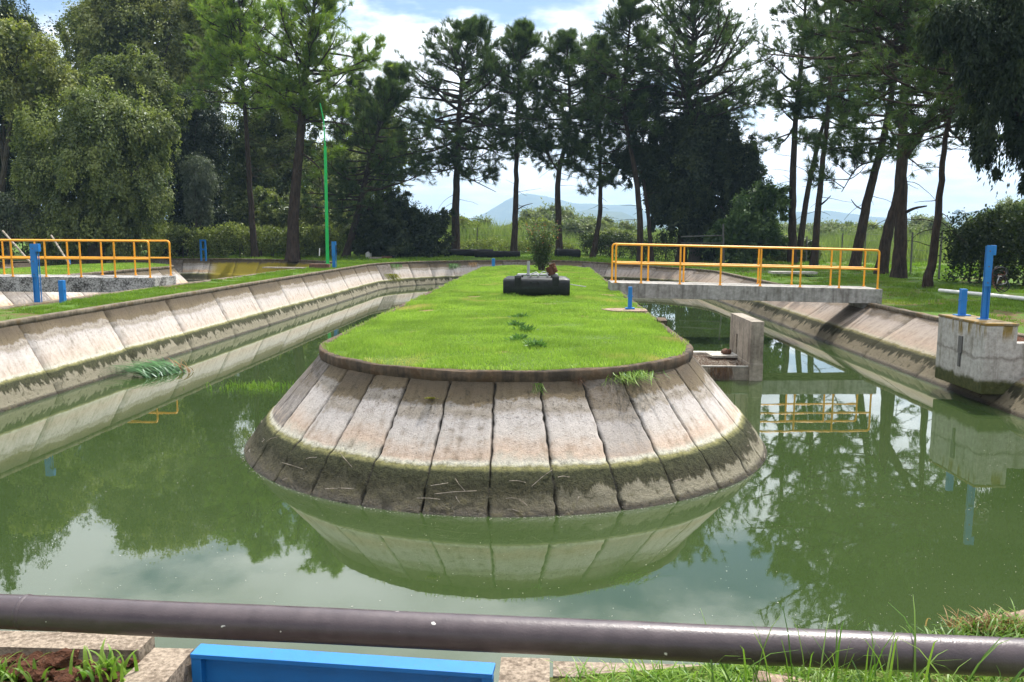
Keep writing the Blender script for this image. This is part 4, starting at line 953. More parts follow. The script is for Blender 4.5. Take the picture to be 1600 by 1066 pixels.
fg('weed', 'leafy green weed in the red soil at the lower left corner', 'weed', cl(-2.02, 2.74, .09, .05, 120, 94), .06, .15, .11, .013, 'tall', 94)
fg('weed', 'leafy green weed in the red soil just left of the channel wall', 'weed', cl(-1.62, 2.80, .045, .035, 46, 95), .08, .18, .09, .019, 'tall', 95)
fg('grass_clump', 'tufted grass with dry stems on the mound behind the pipe, lower right', 'grass clump', [p for p in cl(2.0, 3.22, .15, .05, 600, 96) if abs(p[0]-2) < .36 and abs(p[1]-3.22) < .12], .02, .075, .10, .008, 'tall', 96)
fg('dry_tuft', 'dried brown grass tuft on the mound behind the pipe, lower right', 'grass tuft', cl(1.80, 3.24, .07, .03, 220, 97), .03, .10, .10, .007, 'dry', 97)
# ------------------------------------------------------------------ trees
def spline(P, n):
    P = [np.array(p, float) for p in P]; P = [2*P[0]-P[1]]+P+[2*P[-1]-P[-2]]; out = []
    m = len(P)-3
    for t in np.linspace(0, m-1e-6, n):
        i = int(t); f = t-i; a, b, c, d = P[i:i+4]
        out.append(0.5*((2*b)+(-a+c)*f+(2*a-5*b+4*c-d)*f*f+(-a+3*b-3*c+d)*f**3))
    return np.array(out)
class Tubes:
    """many tapered tubes in one mesh"""
    def __init__(s): s.V, s.F, s.n = [], [], 0
    def add(s, pts, rad, k=6):
        pts = np.asarray(pts, float); m = len(pts); d = np.gradient(pts, axis=0); d /= np.linalg.norm(d, axis=1)[:, None]+1e-9
        ref = np.array([0, 0, 1.0]) if abs(d[0, 2]) < .85 else np.array([1.0, 0, 0])
        a = ref-d*(d@ref)[:, None]; a /= np.linalg.norm(a, axis=1)[:, None]+1e-9; b = np.cross(d, a)
        th = np.arange(k)*2*np.pi/k; rad = np.broadcast_to(rad, m)
        V = pts[:, None]+(a[:, None]*np.cos(th)[None, :, None]+b[:, None]*np.sin(th)[None, :, None])*np.asarray(rad)[:, None, None]
        s.V.append(V.reshape(-1, 3)); i = np.arange(m-1)[:, None]*k+np.arange(k)[None]; j = np.arange(m-1)[:, None]*k+(np.arange(k)[None]+1) % k
        s.F.append(np.stack([i, j, j+k, i+k], -1).reshape(-1, 4)+s.n); s.n += m*k
    def build(s, name, mat, parent): return arr_mesh(name, np.concatenate(s.V), np.concatenate(s.F), mat, parent, shade=True)
def needles(C, D, per, ln, wd, r, spread=.75, sag=.12):
    n = len(C); C = np.repeat(C, per, 0); D = np.repeat(D, per, 0)
    q = r.normal(0, 1, (n*per, 3)); q /= np.linalg.norm(q, axis=1)[:, None]
    d = D+q*spread; d[:, 2] -= sag; d /= np.linalg.norm(d, axis=1)[:, None]
    L = ln*r.uniform(.6, 1.15, (n*per, 1)); s = np.cross(d, r.normal(0, 1, (n*per, 3))); s /= np.linalg.norm(s, axis=1)[:, None]+1e-9
    B = C+D*r.uniform(-.14, .10, (n*per, 1)); w = s*(wd/2)
    V = np.stack([B-w, B+w, B+d*L], 1).reshape(-1, 3); F = np.arange(n*per)[:, None]*3+np.arange(3)[None]
    return V, F, np.repeat(np.clip(r.normal(.5, .25, n), 0, 1), per)
def unit(v): return v/(np.linalg.norm(v)+1e-9)
def pine(label, px, Y, r0, ybot, ytop, wpx, seed, mat='needle', nbr=46, elev=(-.22, .80), per=24, ln=.46, wd=.030, sub=9, low=8, limbs=(), prof=.40, skew=0.0, group='pines round the ponds', bark='bark', depth=0.0, dens=1.0, stems=(), bottom=0.55):
    """pine: px = trunk as photo points (base first); crown from ybot (lowest green branch) to ytop; wpx = half width"""
    r = np.random.default_rng(seed)
    T3 = [on_depth(x, y, Y+depth*i) for i, (x, y) in enumerate(px)]
    T3[0] = Vector((T3[0].x, T3[0].y, gz(T3[0].x, T3[0].y)-.1))
    o = empty('pine_tree', (T3[0].x, T3[0].y, T3[0].z+.1), label, 'pine tree', group)
    tr = spline([tuple(p) for p in T3], 28); z0, zt = tr[0, 2], tr[-1, 2]
    tt = (tr[:, 2]-z0)/(zt-z0); rad = r0*(1-.82*np.clip(tt, 0, 1))*(1+.35*np.exp(-tt*30)); rad = np.maximum(rad, .03)
    tb = Tubes(); tb.add(tr+r.normal(0, .015, tr.shape), rad, 10)
    wpx = wpx*(1.65 if group == G1 else 1.45 if group == G2 else 1.3); sc = Y/FPX; zb = on_depth(800, ybot, Y).z; R_ = wpx*sc; ztop = max(on_depth(800, ytop, Y).z, zt-.01)
    trunks = [(tr, rad)]
    for (sp, sr) in stems:
        s3 = [on_depth(x, y, Y+.4) for x, y in sp]; st = spline([tuple(p) for p in s3], 16); rd = np.linspace(sr, .05, 16); tb.add(st, rd, 8); trunks.append((st, rd))
    TC, TD = [], []
    def at_z(z, t): 
        i = np.clip(np.searchsorted(t[:, 2], z), 1, len(t)-1); f = (z-t[i-1, 2])/(t[i, 2]-t[i-1, 2]+1e-9); return t[i-1]+(t[i]-t[i-1])*np.clip(f, 0, 1)
    def branch(p, az, el, L, rb, green=True, curl=.35, nsub=None):
        d0 = np.array([math.cos(az)*math.cos(el), math.sin(az)*math.cos(el), math.sin(el)]); pts = [p]; d = d0.copy(); n = 7
        for k in range(n):
            d = unit(d+np.array([0, 0, curl/n])+r.normal(0, .09, 3)); pts.append(pts[-1]+d*L/n)
        pts = np.array(pts); tb.add(pts, np.linspace(rb, max(.008, rb*.2), n+1), 5)
        if not green: return
        for k in range(nsub or sub):
            t = r.uniform(.30, 1.0); i = min(int(t*n), n-1); b = pts[i]+(pts[i+1]-pts[i])*(t*n-i); dd = unit(pts[min(i+1, n)]-pts[i])
            sd = unit(dd*.7+r.normal(0, .55, 3)+np.array([0, 0, .25])); sl_ = L*r.uniform(.12, .34)
            e = b+sd*sl_; tb.add(np.array([b, (b+e)/2+r.normal(0, .03, 3), e]), [max(.012, rb*.3), .010, .006], 4)
            for q in range(int(r.integers(2, 5))):
                f = 1-q*.27; TC.append(b+sd*sl_*f+r.normal(0, .07, 3)); TD.append(unit(sd+r.normal(0, .35, 3)+np.array([0, 0, .35])))
        TC.append(pts[-1]); TD.append(unit(d+np.array([0, 0, .3])))
    nbr = int(nbr*(1.35 if group == G2 else 2.0 if group == G1 else 1.6))
    if group == G1: per = int(per*.95)
    for i in range(nbr):
        s = (i+r.random())/nbr; z = zb+(ztop-zb)*s; st, rd = trunks[i % len(trunks)] if len(trunks) > 1 else trunks[0]
        z = min(z, st[-1, 2]-.05); z = max(z, st[0, 2]); p = at_z(z, st)
        pf = (max(0, 1-s**1.6)**.75)*(bottom+(1-bottom)*min(1, s/.3))
        az = i*2.4+r.uniform(-.5, .5); L = R_*pf*r.uniform(.55, 1.12)*(1+skew*math.cos(az)); L = max(L, .6)
        branch(p, az, elev[0]+(elev[1]-elev[0])*s**1.6+r.normal(0, .16), L, max(.02, .022*L))
    for (lp, lr, gb) in limbs:     # big limbs drawn from the photo: points, radius, number of green branches
        l3 = spline([tuple(on_depth(x, y, Y-1.2*k*.4)) for k, (x, y) in enumerate(lp)], 14); tb.add(l3, np.linspace(lr, max(.02, lr*.35), 14), 8)
        for k in range(gb):
            t = r.uniform(.35, 1); p = l3[int(t*13)]; branch(p, r.uniform(0, 6.28), r.uniform(-.2, .8), R_*r.uniform(.22, .5), .03)
    for k in range(low):           # bare dead twigs under the crown
        z = z0+(zb-z0)*r.uniform(.25, 1.0); branch(at_z(z, tr), r.uniform(0, 6.28), r.uniform(-.35, .35), R_*r.uniform(.15, .5), .02, green=False, curl=-.2)
    tb.build('trunk', M[bark], o)
    C, D = np.array(TC), np.array(TD)
    if dens < 1: kk = r.random(len(C)) < dens; C, D = C[kk], D[kk]
    V, F, q = needles(C, D, per, ln, wd, r)
    arr_mesh('crown', V, F, M[mat], o, rnd=q)
    return o

G1 = 'pines behind the pond'; G2 = 'pines on the right bank'; G3 = 'pines on the left'
pine('round-crowned dark pine with a straight trunk, first pine right of the sky gap', [(711, 390), (713, 300), (716, 200), (723, 110), (736, 48)], 62, .34, 262, 42, 82, 101, nbr=50, per=26, low=10, group=G1, limbs=(((715, 262), (690, 268), (660, 280)), .06, 4) and ((((715, 262), (690, 266), (655, 262)), .06, 5), (((716, 270), (745, 285), (775, 300)), .06, 6)))
pine('slim-trunked pine with a dense rounded top, second behind the floats', [(803, 390), (806, 300), (808, 200), (812, 110), (818, 50)], 62, .25, 235, 40, 58, 102, nbr=42, per=28, low=10, group=G1, limbs=((((805, 330), (818, 322), (832, 318)), .05, 0),))
pine('pine with a kinked trunk behind the rose bush', [(875, 393), (872, 330), (873, 270), (890, 195), (888, 120), (885, 62)], 61, .27, 250, 60, 56, 103, nbr=44, per=26, low=9, group=G1, limbs=((((873, 270), (858, 245), (848, 225)), .08, 4),))
pine('thin pine with a curved lower trunk, fourth of the row', [(925, 402), (936, 345), (938, 290), (937, 190), (935, 70)], 60, .20, 290, 62, 44, 104, nbr=44, per=22, low=6, group=G1, prof=.4)
pine('tall slender pine whose top reaches the frame, fifth of the row', [(1001, 406), (997, 300), (975, 170), (980, 90), (988, 0)], 58, .24, 205, -8, 56, 105, nbr=46, per=22, low=6, group=G1)
pine('thin leaning pine trunk half hidden by the dark vine-grown tree', [(1019, 406), (1012, 330), (1003, 250), (1010, 150)], 58.6, .17, 250, 120, 34, 106, 'needle_dark', nbr=26, per=20, low=4, group=G1)
pine('tall open-crowned pine above the dark vine-grown tree', [(1064, 404), (1070, 300), (1074, 200), (1080, 100), (1088, -5)], 60, .36, 215, -12, 105, 107, nbr=56, per=20, low=4, group=G1, prof=.75, elev=(.05, 1.0), limbs=((((1076, 215), (1120, 185), (1185, 155)), .08, 9), (((1078, 190), (1060, 165), (1015, 150)), .06, 6)))
pine('double-stemmed pine with a broken stub, first of the right bank', [(1239, 398), (1238, 320), (1242, 200), (1252, 100), (1262, -40)], 56, .30, 225, -50, 82, 108, nbr=46, per=24, low=8, group=G2, stems=((((1250, 385), (1262, 300), (1282, 210), (1300, 150), (1310, 60)), .22),), limbs=((((1249, 372), (1254, 340), (1258, 318)), .12, 0), (((1241, 190), (1228, 178), (1220, 165)), .06, 3)))
pine('slim dark pine with a short side stub, second of the right bank', [(1272, 412), (1278, 330), (1287, 240), (1296, 140), (1300, -40)], 53, .24, 190, -60, 75, 109, nbr=40, per=24, low=8, group=G2, limbs=((((1280, 322), (1290, 314), (1298, 306)), .07, 0),))
pine('right-leaning pine behind the end of the yellow rails', [(1334, 424), (1350, 340), (1366, 270), (1384, 200), (1398, 100), (1404, -60)], 47, .30, 245, -70, 98, 110, nbr=52, per=22, low=9, group=G2, limbs=((((1372, 250), (1340, 262), (1315, 300)), .06, 7), (((1352, 330), (1338, 322), (1330, 312)), .05, 0)))
pine('stout pine trunk tucked behind the thickest trunk', [(1376, 430), (1388, 360), (1404, 300), (1410, 200), (1425, 60), (1430, -80)], 43, .30, 130, -90, 80, 111, nbr=36, per=22, low=5, group=G2, ln=.38)
pine('thickest pine on the right bank, forked with a long limb to the right', [(1404, 438), (1408, 340), (1410, 240), (1414, 120), (1418, 0), (1420, -120)], 38.5, .31, 150, -150, 150, 112, nbr=56, per=20, low=9, group=G2, ln=.36, limbs=((((1412, 245), (1440, 205), (1468, 155), (1488, 95), (1500, 20)), .22, 14), (((1416, 225), (1455, 195), (1500, 168), (1560, 150)), .15, 12), (((1410, 335), (1428, 326), (1448, 322)), .09, 0), (((1412, 90), (1380, 60), (1320, 40)), .10, 12)))
pine('thin curved pine nearest the vine hedge on the right', [(1449, 449), (1464, 350), (1472, 270), (1480, 200), (1500, 130), (1512, 40)], 31.5, .17, 215, 0, 110, 113, nbr=36, per=16, low=10, group=G2, ln=.32)
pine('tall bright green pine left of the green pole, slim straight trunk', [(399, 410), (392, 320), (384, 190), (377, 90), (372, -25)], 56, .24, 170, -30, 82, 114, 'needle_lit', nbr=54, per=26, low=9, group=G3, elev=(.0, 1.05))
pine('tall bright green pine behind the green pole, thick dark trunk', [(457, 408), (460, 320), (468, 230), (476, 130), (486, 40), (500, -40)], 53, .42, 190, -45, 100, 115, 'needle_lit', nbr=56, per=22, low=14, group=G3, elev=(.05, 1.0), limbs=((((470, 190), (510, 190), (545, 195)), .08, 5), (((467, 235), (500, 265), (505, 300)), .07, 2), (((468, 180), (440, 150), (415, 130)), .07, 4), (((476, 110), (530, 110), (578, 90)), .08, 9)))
pine('right-leaning pine between the green pole and the dark bush', [(540, 402), (562, 320), (578, 250), (598, 180), (622, 120)], 58, .28, 330, 105, 85, 116, 'needle', nbr=60, per=24, low=6, group=G3, elev=(-.2, .8), bottom=.8)
pine('small dark conifer tip showing above the leaning pine', [(556, 402), (555, 300), (555, 200), (556, 122)], 74, .2, 300, 122, 40, 117, 'needle_dark', nbr=60, per=22, low=0, group=G3, elev=(-.1, .3), prof=1.0, bottom=1)

def broadleaf(label, cat, blobs, Y, mat, seed, per=60, ncl=None, ln=.2, wd=.11, crad=.55, base=None, r0=.3, hang=.25, name='leafy_tree', group=None, limbs=7, fill=.25, dz=.8, bark='bark2', bmat=None, top_mat=None, spread=.8, core=9, strands=.10):
    """crown = clusters of leaves spread over lumpy blobs (photo px: cx, cy, rx, ry)"""
    r = np.random.default_rng(seed); sc = Y/FPX; B = []
    for b in blobs:
        c = on_depth(b[0], b[1], Y+(b[4] if len(b) > 4 else 0)); s = sc*(Y+(b[4] if len(b) > 4 else 0))/Y; B.append((np.array(c), np.array([b[2]*s, b[2]*s*dz, b[3]*s])))
    bx = base if base is not None else (blobs[0][0], Y)
    g0 = on_depth(bx[0], 400, bx[1]); zg = gz(g0.x, g0.y); o = empty(name, (g0.x, g0.y, zg), label, cat, group)
    CL, CD, CS = [], [], []
    vol = sum((q[0]*q[2]+q[0]*q[1]+q[1]*q[2]) for _, q in B)
    for (c, q) in B:
        n = int((ncl or 150)*1.5*((q[0]*q[2]+q[0]*q[1]+q[1]*q[2])/vol)); nl = max(3, min(26, n//9)); lobes = []
        for k in range(nl):                                # billowing lobes on each blob
            d = unit(r.normal(0, 1, 3)+np.array([0, 0, .25])); lobes.append((c+d*q*r.uniform(.50, .86), q*r.uniform(.26, .46), d))
        for k in range(n):
            lc, lq, ld = lobes[int(r.integers(nl))]
            if r.random() < fill*.5: lc, lq, ld = c, q*.8, np.zeros(3)
            d = unit(unit(r.normal(0, 1, 3))+ld*.55); p = lc+d*lq*(r.uniform(.72, 1.10) if r.random() < .8 else r.uniform(1.1, 1.6))
            if p[2] < zg+.1: continue
            if any(np.sum(((p-c2)/q2)**2) < .42 for c2, q2 in B if c2 is not c) and r.random() < .8: continue
            CL.append(p); CD.append(unit(d/np.maximum(q, .1)*q.mean())); CS.append(crad*r.uniform(.5, 1.5))
    CL, CD, CS = np.array(CL), np.array(CD), np.array(CS); n = len(CL); KP = []
    for (c, q) in B:                                       # big leaves inside, so that the crown is not see-through
        m_ = int((ncl or 150)*core*(q[0]*q[2]/sum(b[1][0]*b[1][2] for b in B)))
        v = r.normal(0, 1, (m_, 3)); v /= np.linalg.norm(v, axis=1)[:, None]; KP.append(c+v*q*(r.uniform(.1, 1, (m_, 1))**.4)*.64)
    KP = np.concatenate(KP); KP = KP[KP[:, 2] > zg+.2]
    for i in np.flatnonzero(r.random(n) < strands):        # creepers hanging from the crown's edge
        k = int(r.integers(3, 7)); st = CL[i]+np.stack([r.normal(0, .10, k), r.normal(0, .10, k), -np.arange(k)*crad*.55], 1)
        CL = np.concatenate([CL, st]); CD = np.concatenate([CD, np.repeat(CD[i:i+1], k, 0)]); CS = np.concatenate([CS, np.full(k, crad*.42)])
    n = len(CL); CS = CS*.66; csz = r.uniform(.6, 1.45, n); crnd = np.clip(r.normal(.45, .30, n), 0, 1)
    per = int(per*1.45); ln *= .85; wd *= .85; nn = n*per; C = np.repeat(CL, per, 0); D = np.repeat(CD, per, 0); S_ = np.repeat(CS, per)[:, None]
    off = r.normal(0, .5, (nn, 3))*S_; off -= D*(np.sum(off*D, 1)*.45)[:, None]      # flattened sprays
    off[:, 2] -= hang*np.abs(r.normal(0, 1, nn))*S_[:, 0]*1.2
    P = C+off; P[:, 2] = np.maximum(P[:, 2], zg+.02)
    dd = D*.7+np.array([0, 0, -.25-hang*1.3])
    nk = len(KP); NN = np.concatenate([D*.8+off/S_*.5+np.array([0, 0, .75]), r.normal(0, 1, (nk, 3))])
    leaves('crown', np.concatenate([P, KP]), np.concatenate([dd, r.normal(0, 1, (nk, 3))]), np.concatenate([np.repeat(csz, per)*ln*1.12, np.full(nk, ln*2.6)]), np.concatenate([np.repeat(csz, per)*wd*1.25, np.full(nk, wd*3.2)]), M[mat], o, seed+1, spread*.75, NN, np.concatenate([np.repeat(crnd, per), np.full(nk, .1)]))
    tb = Tubes(); top = np.array([b[0] for b in B]).mean(0); b0 = np.array([g0.x, g0.y, zg-.1])
    tr = spline([b0, b0*.55+top*.45+r.normal(0, .2, 3), top+np.array([0, 0, .2])], 12); tb.add(tr, np.linspace(r0*1.3, r0*.35, 12), 9)
    for k in range(limbs):
        c, q = B[k % len(B)]; e = c+unit(r.normal(0, 1, 3))*q*.75; s_ = tr[int(r.integers(3, 10))]; tb.add(spline([s_, (s_+e)/2+np.array([0, 0, .3]), e], 8), np.linspace(r0*.4, .03, 8), 6)
    tb.build('trunk', M[bark], o)
    return o

# the big leafy trees on the left
broadleaf('tall pale olive tree rising behind the others at the upper left', 'tree', [(230, 60, 110, 85), (310, 40, 70, 70), (150, 110, 60, 90), (280, 140, 70, 70), (200, -10, 70, 50)], 66, 'leaf_olive', 201, ncl=720, per=70, ln=.26, wd=.12, crad=.9, base=(235, 66), r0=.5, hang=.35)
broadleaf('very tall dark tree at the left frame edge', 'tree', [(10, 90, 70, 80), (0, 200, 70, 90), (45, 130, 50, 60), (-60, 60, 90, 110), (-20, 290, 55, 70)], 50, 'leaf_dark', 202, ncl=520, per=70, ln=.20, wd=.10, crad=.75, base=(-30, 50), r0=.45, hang=.35, limbs=9)
broadleaf('olive tree crown spilling over the frame edge, upper left', 'tree', [(20, 60, 50, 40), (60, 120, 45, 60), (5, 150, 55, 40)], 47, 'leaf_olive', 203, ncl=150, per=60, ln=.18, wd=.09, crad=.6, base=(-10, 48), r0=.2, hang=.4)
broadleaf('broad weeping tree covered in creepers, behind the left yellow rails', 'tree', [(150, 215, 95, 80), (110, 290, 75, 75), (200, 290, 65, 80), (140, 350, 80, 40), (60, 260, 35, 70), (225, 220, 40, 70)], 46, 'leaf_mid', 204, ncl=900, per=75, ln=.17, wd=.085, crad=.6, base=(150, 46), r0=.4, hang=.6, bmat=None)
broadleaf('dome-shaped creeper-grown tree showing above the weeping tree', 'tree', [(205, 130, 58, 42), (245, 165, 40, 45), (165, 150, 40, 40)], 56, 'leaf_mid', 205, ncl=330, per=70, ln=.18, wd=.09, crad=.6, base=(205, 56), r0=.3, hang=.4)
broadleaf('dark tree draped with hanging creepers, right of the weeping tree', 'tree', [(285, 200, 60, 60), (275, 290, 50, 90), (325, 280, 30, 110), (300, 360, 60, 40)], 60, 'leaf_dark', 206, ncl=640, per=70, ln=.18, wd=.09, crad=.6, base=(285, 60), r0=.35, hang=.6)
broadleaf('small grey-green weeping sapling standing before the dark draped tree', 'tree', [(312, 280, 24, 36), (308, 325, 20, 30)], 57, 'leaf_grey', 207, ncl=90, per=60, ln=.20, wd=.05, crad=.5, base=(312, 57), r0=.10, hang=.9)
broadleaf('mid-green tree filling the gap behind the two tall left pines', 'tree', [(400, 250, 70, 90), (470, 290, 80, 90), (370, 330, 60, 60), (540, 300, 60, 70), (440, 180, 60, 60)], 68, 'leaf_mid', 208, ncl=800, per=70, ln=.24, wd=.12, crad=.8, base=(430, 68), r0=.4, hang=.3)
broadleaf('shrubby green tree low behind the green pole', 'tree', [(500, 345, 60, 45), (430, 340, 50, 45), (390, 345, 30, 40)], 62, 'leaf_mid', 209, ncl=320, per=60, ln=.2, wd=.11, crad=.6, base=(480, 62), r0=.2, hang=.25)
broadleaf('bright yellow-green tree top behind the leaning pine', 'tree', [(590, 190, 40, 42), (610, 240, 50, 40), (570, 250, 36, 40)], 72, 'leaf_yellow', 210, ncl=230, per=50, ln=.24, wd=.12, crad=.7, base=(595, 72), r0=.25, hang=.2)
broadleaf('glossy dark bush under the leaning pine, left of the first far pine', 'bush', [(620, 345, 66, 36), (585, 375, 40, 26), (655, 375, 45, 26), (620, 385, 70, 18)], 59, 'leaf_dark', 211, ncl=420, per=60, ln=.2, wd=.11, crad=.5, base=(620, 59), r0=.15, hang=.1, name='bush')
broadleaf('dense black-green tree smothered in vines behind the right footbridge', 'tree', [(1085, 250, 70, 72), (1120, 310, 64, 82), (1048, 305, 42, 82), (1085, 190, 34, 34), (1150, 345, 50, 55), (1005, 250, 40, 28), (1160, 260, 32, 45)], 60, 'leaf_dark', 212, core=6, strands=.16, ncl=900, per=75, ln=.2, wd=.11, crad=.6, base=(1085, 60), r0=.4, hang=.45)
broadleaf('fresh green leafy shrub at the right foot of the vine-smothered tree', 'bush', [(1180, 345, 36, 46), (1150, 375, 40, 30), (1205, 310, 20, 28), (1195, 375, 34, 28)], 56, 'leaf_vine', 213, ncl=210, per=55, ln=.2, wd=.11, crad=.5, base=(1180, 56), r0=.1, hang=.15, name='bush')
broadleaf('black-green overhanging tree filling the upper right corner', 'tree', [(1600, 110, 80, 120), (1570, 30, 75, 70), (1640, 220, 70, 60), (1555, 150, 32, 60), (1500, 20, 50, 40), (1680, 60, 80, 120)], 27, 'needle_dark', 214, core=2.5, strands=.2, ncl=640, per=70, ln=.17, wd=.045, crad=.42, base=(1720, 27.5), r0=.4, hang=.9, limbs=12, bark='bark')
# beyond the fence
for (lb, bl, Y, sd, mt) in [
    ('pale willow beyond the fence, between the second and third far pines', [(860, 342, 36, 24), (838, 350, 24, 20), (885, 355, 28, 18)], 120, 221, 'leaf_willow'),
    ('pale willow beyond the fence, left of the first far pine gap', [(905, 356, 26, 16), (925, 362, 20, 14)], 140, 222, 'leaf_willow'),
    ('round pale willow seen between the thick and the thin right-hand pines', [(1440, 357, 26, 18), (1420, 368, 22, 14), (1458, 368, 18, 14)], 120, 223, 'leaf_willow'),
    ('broad pale willow over the hedge at the right edge', [(1560, 345, 46, 30), (1600, 335, 40, 32), (1530, 362, 30, 20), (1640, 345, 50, 40)], 70, 224, 'leaf_willow'),
    ('yellowish bushes beyond the fence, right of the dark bush', [(715, 362, 30, 22), (690, 372, 20, 18), (750, 372, 32, 20)], 85, 225, 'leaf_yellow'),
    ('pale green thicket beyond the fence, right of the leaning reeds', [(790, 375, 34, 20), (830, 380, 26, 16)], 90, 226, 'leaf_willow'),
    ('green bushes beyond the fence behind the fourth far pine', [(955, 378, 30, 18), (985, 382, 22, 16)], 80, 227, 'leaf_mid'),
    ('green thicket behind the double-stemmed pine', [(1222, 385, 26, 20), (1250, 390, 24, 18)], 62, 228, 'leaf_mid'),
    ('low pale thicket behind the slim dark pine, right bank', [(1312, 372, 30, 16), (1345, 376, 24, 14)], 110, 229, 'leaf_willow'),
    ('pale reed thicket between the dark bush and the first far pine', [(700, 368, 34, 22), (735, 362, 28, 22), (668, 374, 24, 18)], 95, 241, 'leaf_willow'),
    ('pale shrubs beyond the fence behind the rose bush', [(815, 362, 32, 20), (850, 366, 30, 20), (885, 368, 28, 20)], 105, 242, 'leaf_yellow'),
    ('pale shrubs beyond the fence left of the dark vine-grown tree', [(905, 368, 28, 22), (940, 362, 28, 22), (975, 368, 26, 20)], 100, 243, 'leaf_willow'),
    ('pale shrub row between the slim dark pine and the right-leaning pine', [(1290, 368, 32, 18), (1325, 362, 28, 18), (1212, 368, 28, 18)], 130, 244, 'leaf_willow'),
    ('yellow-green shrub row between the right-leaning and the thickest pine', [(1362, 366, 24, 17), (1396, 370, 22, 17)], 125, 245, 'leaf_yellow'),
    ('pale shrub row left of the right-hand vine hedge', [(1470, 362, 24, 20), (1432, 370, 26, 17)], 100, 246, 'leaf_willow'),
    ('distant pale tree line behind the right-leaning pine', [(1250, 362, 26, 10), (1290, 364, 22, 9)], 230, 230, 'leaf_willow')]:
    broadleaf(lb, 'willow' if 'willow' in lb else 'bush' if 'bush' in lb or 'thicket' in lb else 'tree', bl, Y, mt, sd, ncl=170, per=55, ln=.3*max(.7, Y/100), wd=.14*max(.7, Y/100), crad=.9*max(.6, Y/110), base=(bl[0][0], Y), r0=.2, hang=.35, name='willow_tree' if 'willow' in lb else 'bush', group='pale trees and bushes beyond the fence')

# ------------------------------------------------------------------ hedges
def hedge(label, pts, h, th, mat, seed, ncl, ln=.15, wd=.09, per=55, lump=.25):
    r = np.random.default_rng(seed); P = np.array(pts, float); L = np.linalg.norm(np.diff(P, axis=0), axis=1); cum = np.concatenate([[0], np.cumsum(L)])
    c0 = P.mean(0); o = empty('hedge', (c0[0], c0[1], gz(*c0)), label, 'hedge', 'hedges along the fence')
    C, D = [], []
    for k in range(ncl):
        s = r.uniform(0, cum[-1]); i = min(np.searchsorted(cum, s, 'right')-1, len(L)-1); f = (s-cum[i])/L[i]; p = P[i]+(P[i+1]-P[i])*f; t = unit(P[i+1]-P[i]); nv = np.array([t[1], -t[0]])
        hh = h*(1+lump*pn(s, seed, 0, .45)+lump*.6*pn(s, seed, 3, 1.3)); a = r.uniform(-.3, math.pi+.3); z = hh*(.5+.5*math.sin(a)) if r.random() < .5 else r.uniform(.05, 1)*hh
        side = math.copysign(1, math.cos(a))*(1-.35*(z/hh)**3)
        if z > hh*.9: side = r.uniform(-1, 1)
        q = p+nv*side*th*(1+.3*pn(s, z, seed, .8)); zg = gz(q[0], q[1]); C.append((q[0], q[1], zg+z)); D.append((nv[0]*side, nv[1]*side, .25 if z < hh*.9 else 1))
    C = np.repeat(np.array(C), per, 0); D = np.repeat(np.array(D), per, 0); C = C+r.normal(0, .17, C.shape); C[:, 2] = np.maximum(C[:, 2], .9)
    leaves('foliage', C, D*.6+np.array([0, 0, -.35]), ln, wd, M[mat], o, seed+1, .75)
    tb = Tubes()
    for k in range(16):
        s = r.uniform(0, cum[-1]); i = min(np.searchsorted(cum, s, 'right')-1, len(L)-1); f = (s-cum[i])/L[i]; p = P[i]+(P[i+1]-P[i])*f; zg = gz(*p)
        tb.add(np.array([(p[0], p[1], zg-.1), (p[0]+r.normal(0, .2), p[1], zg+h*.5), (p[0]+r.normal(0, .4), p[1], zg+h*.85)]), [.05, .035, .015], 5)
    tb.build('stems', M['bark2'], o)
    return o
hedge('tall dark hedge of vines over the fence at the right edge', [(17.5, 36), (18.2, 32), (19.8, 28), (22, 26), (26, 25)], 2.75, .8, 'leaf_dark', 301, 900)
hedge('bright vine growth trailing over the top of the right hedge', [(17.6, 35.4), (18.4, 31.4), (20, 27.8), (22.6, 25.8)], 2.95, .35, 'leaf_vine', 302, 70, per=40)
hedge('leafy green hedge along the back of the left grass', [(-29, 53), (-24, 55.5), (-19.5, 57.5), (-15, 59)], 2.0, .7, 'leaf_mid', 303, 420, ln=.18, wd=.10)
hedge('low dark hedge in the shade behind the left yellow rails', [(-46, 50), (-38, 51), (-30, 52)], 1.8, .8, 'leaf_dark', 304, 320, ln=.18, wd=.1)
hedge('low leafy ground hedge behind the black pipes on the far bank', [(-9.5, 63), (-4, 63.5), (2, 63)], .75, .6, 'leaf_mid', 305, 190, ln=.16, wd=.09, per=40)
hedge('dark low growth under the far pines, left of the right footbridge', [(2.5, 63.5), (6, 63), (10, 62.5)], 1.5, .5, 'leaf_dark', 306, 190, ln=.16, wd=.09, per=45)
broadleaf('grey-green bush at the left frame edge behind the leaning props', 'bush', [(15, 330, 45, 26), (-30, 345, 50, 40), (40, 350, 30, 20)], 46, 'leaf_grey', 232, ncl=130, per=55, ln=.17, wd=.07, crad=.5, base=(10, 46), r0=.1, hang=.3, name='bush')

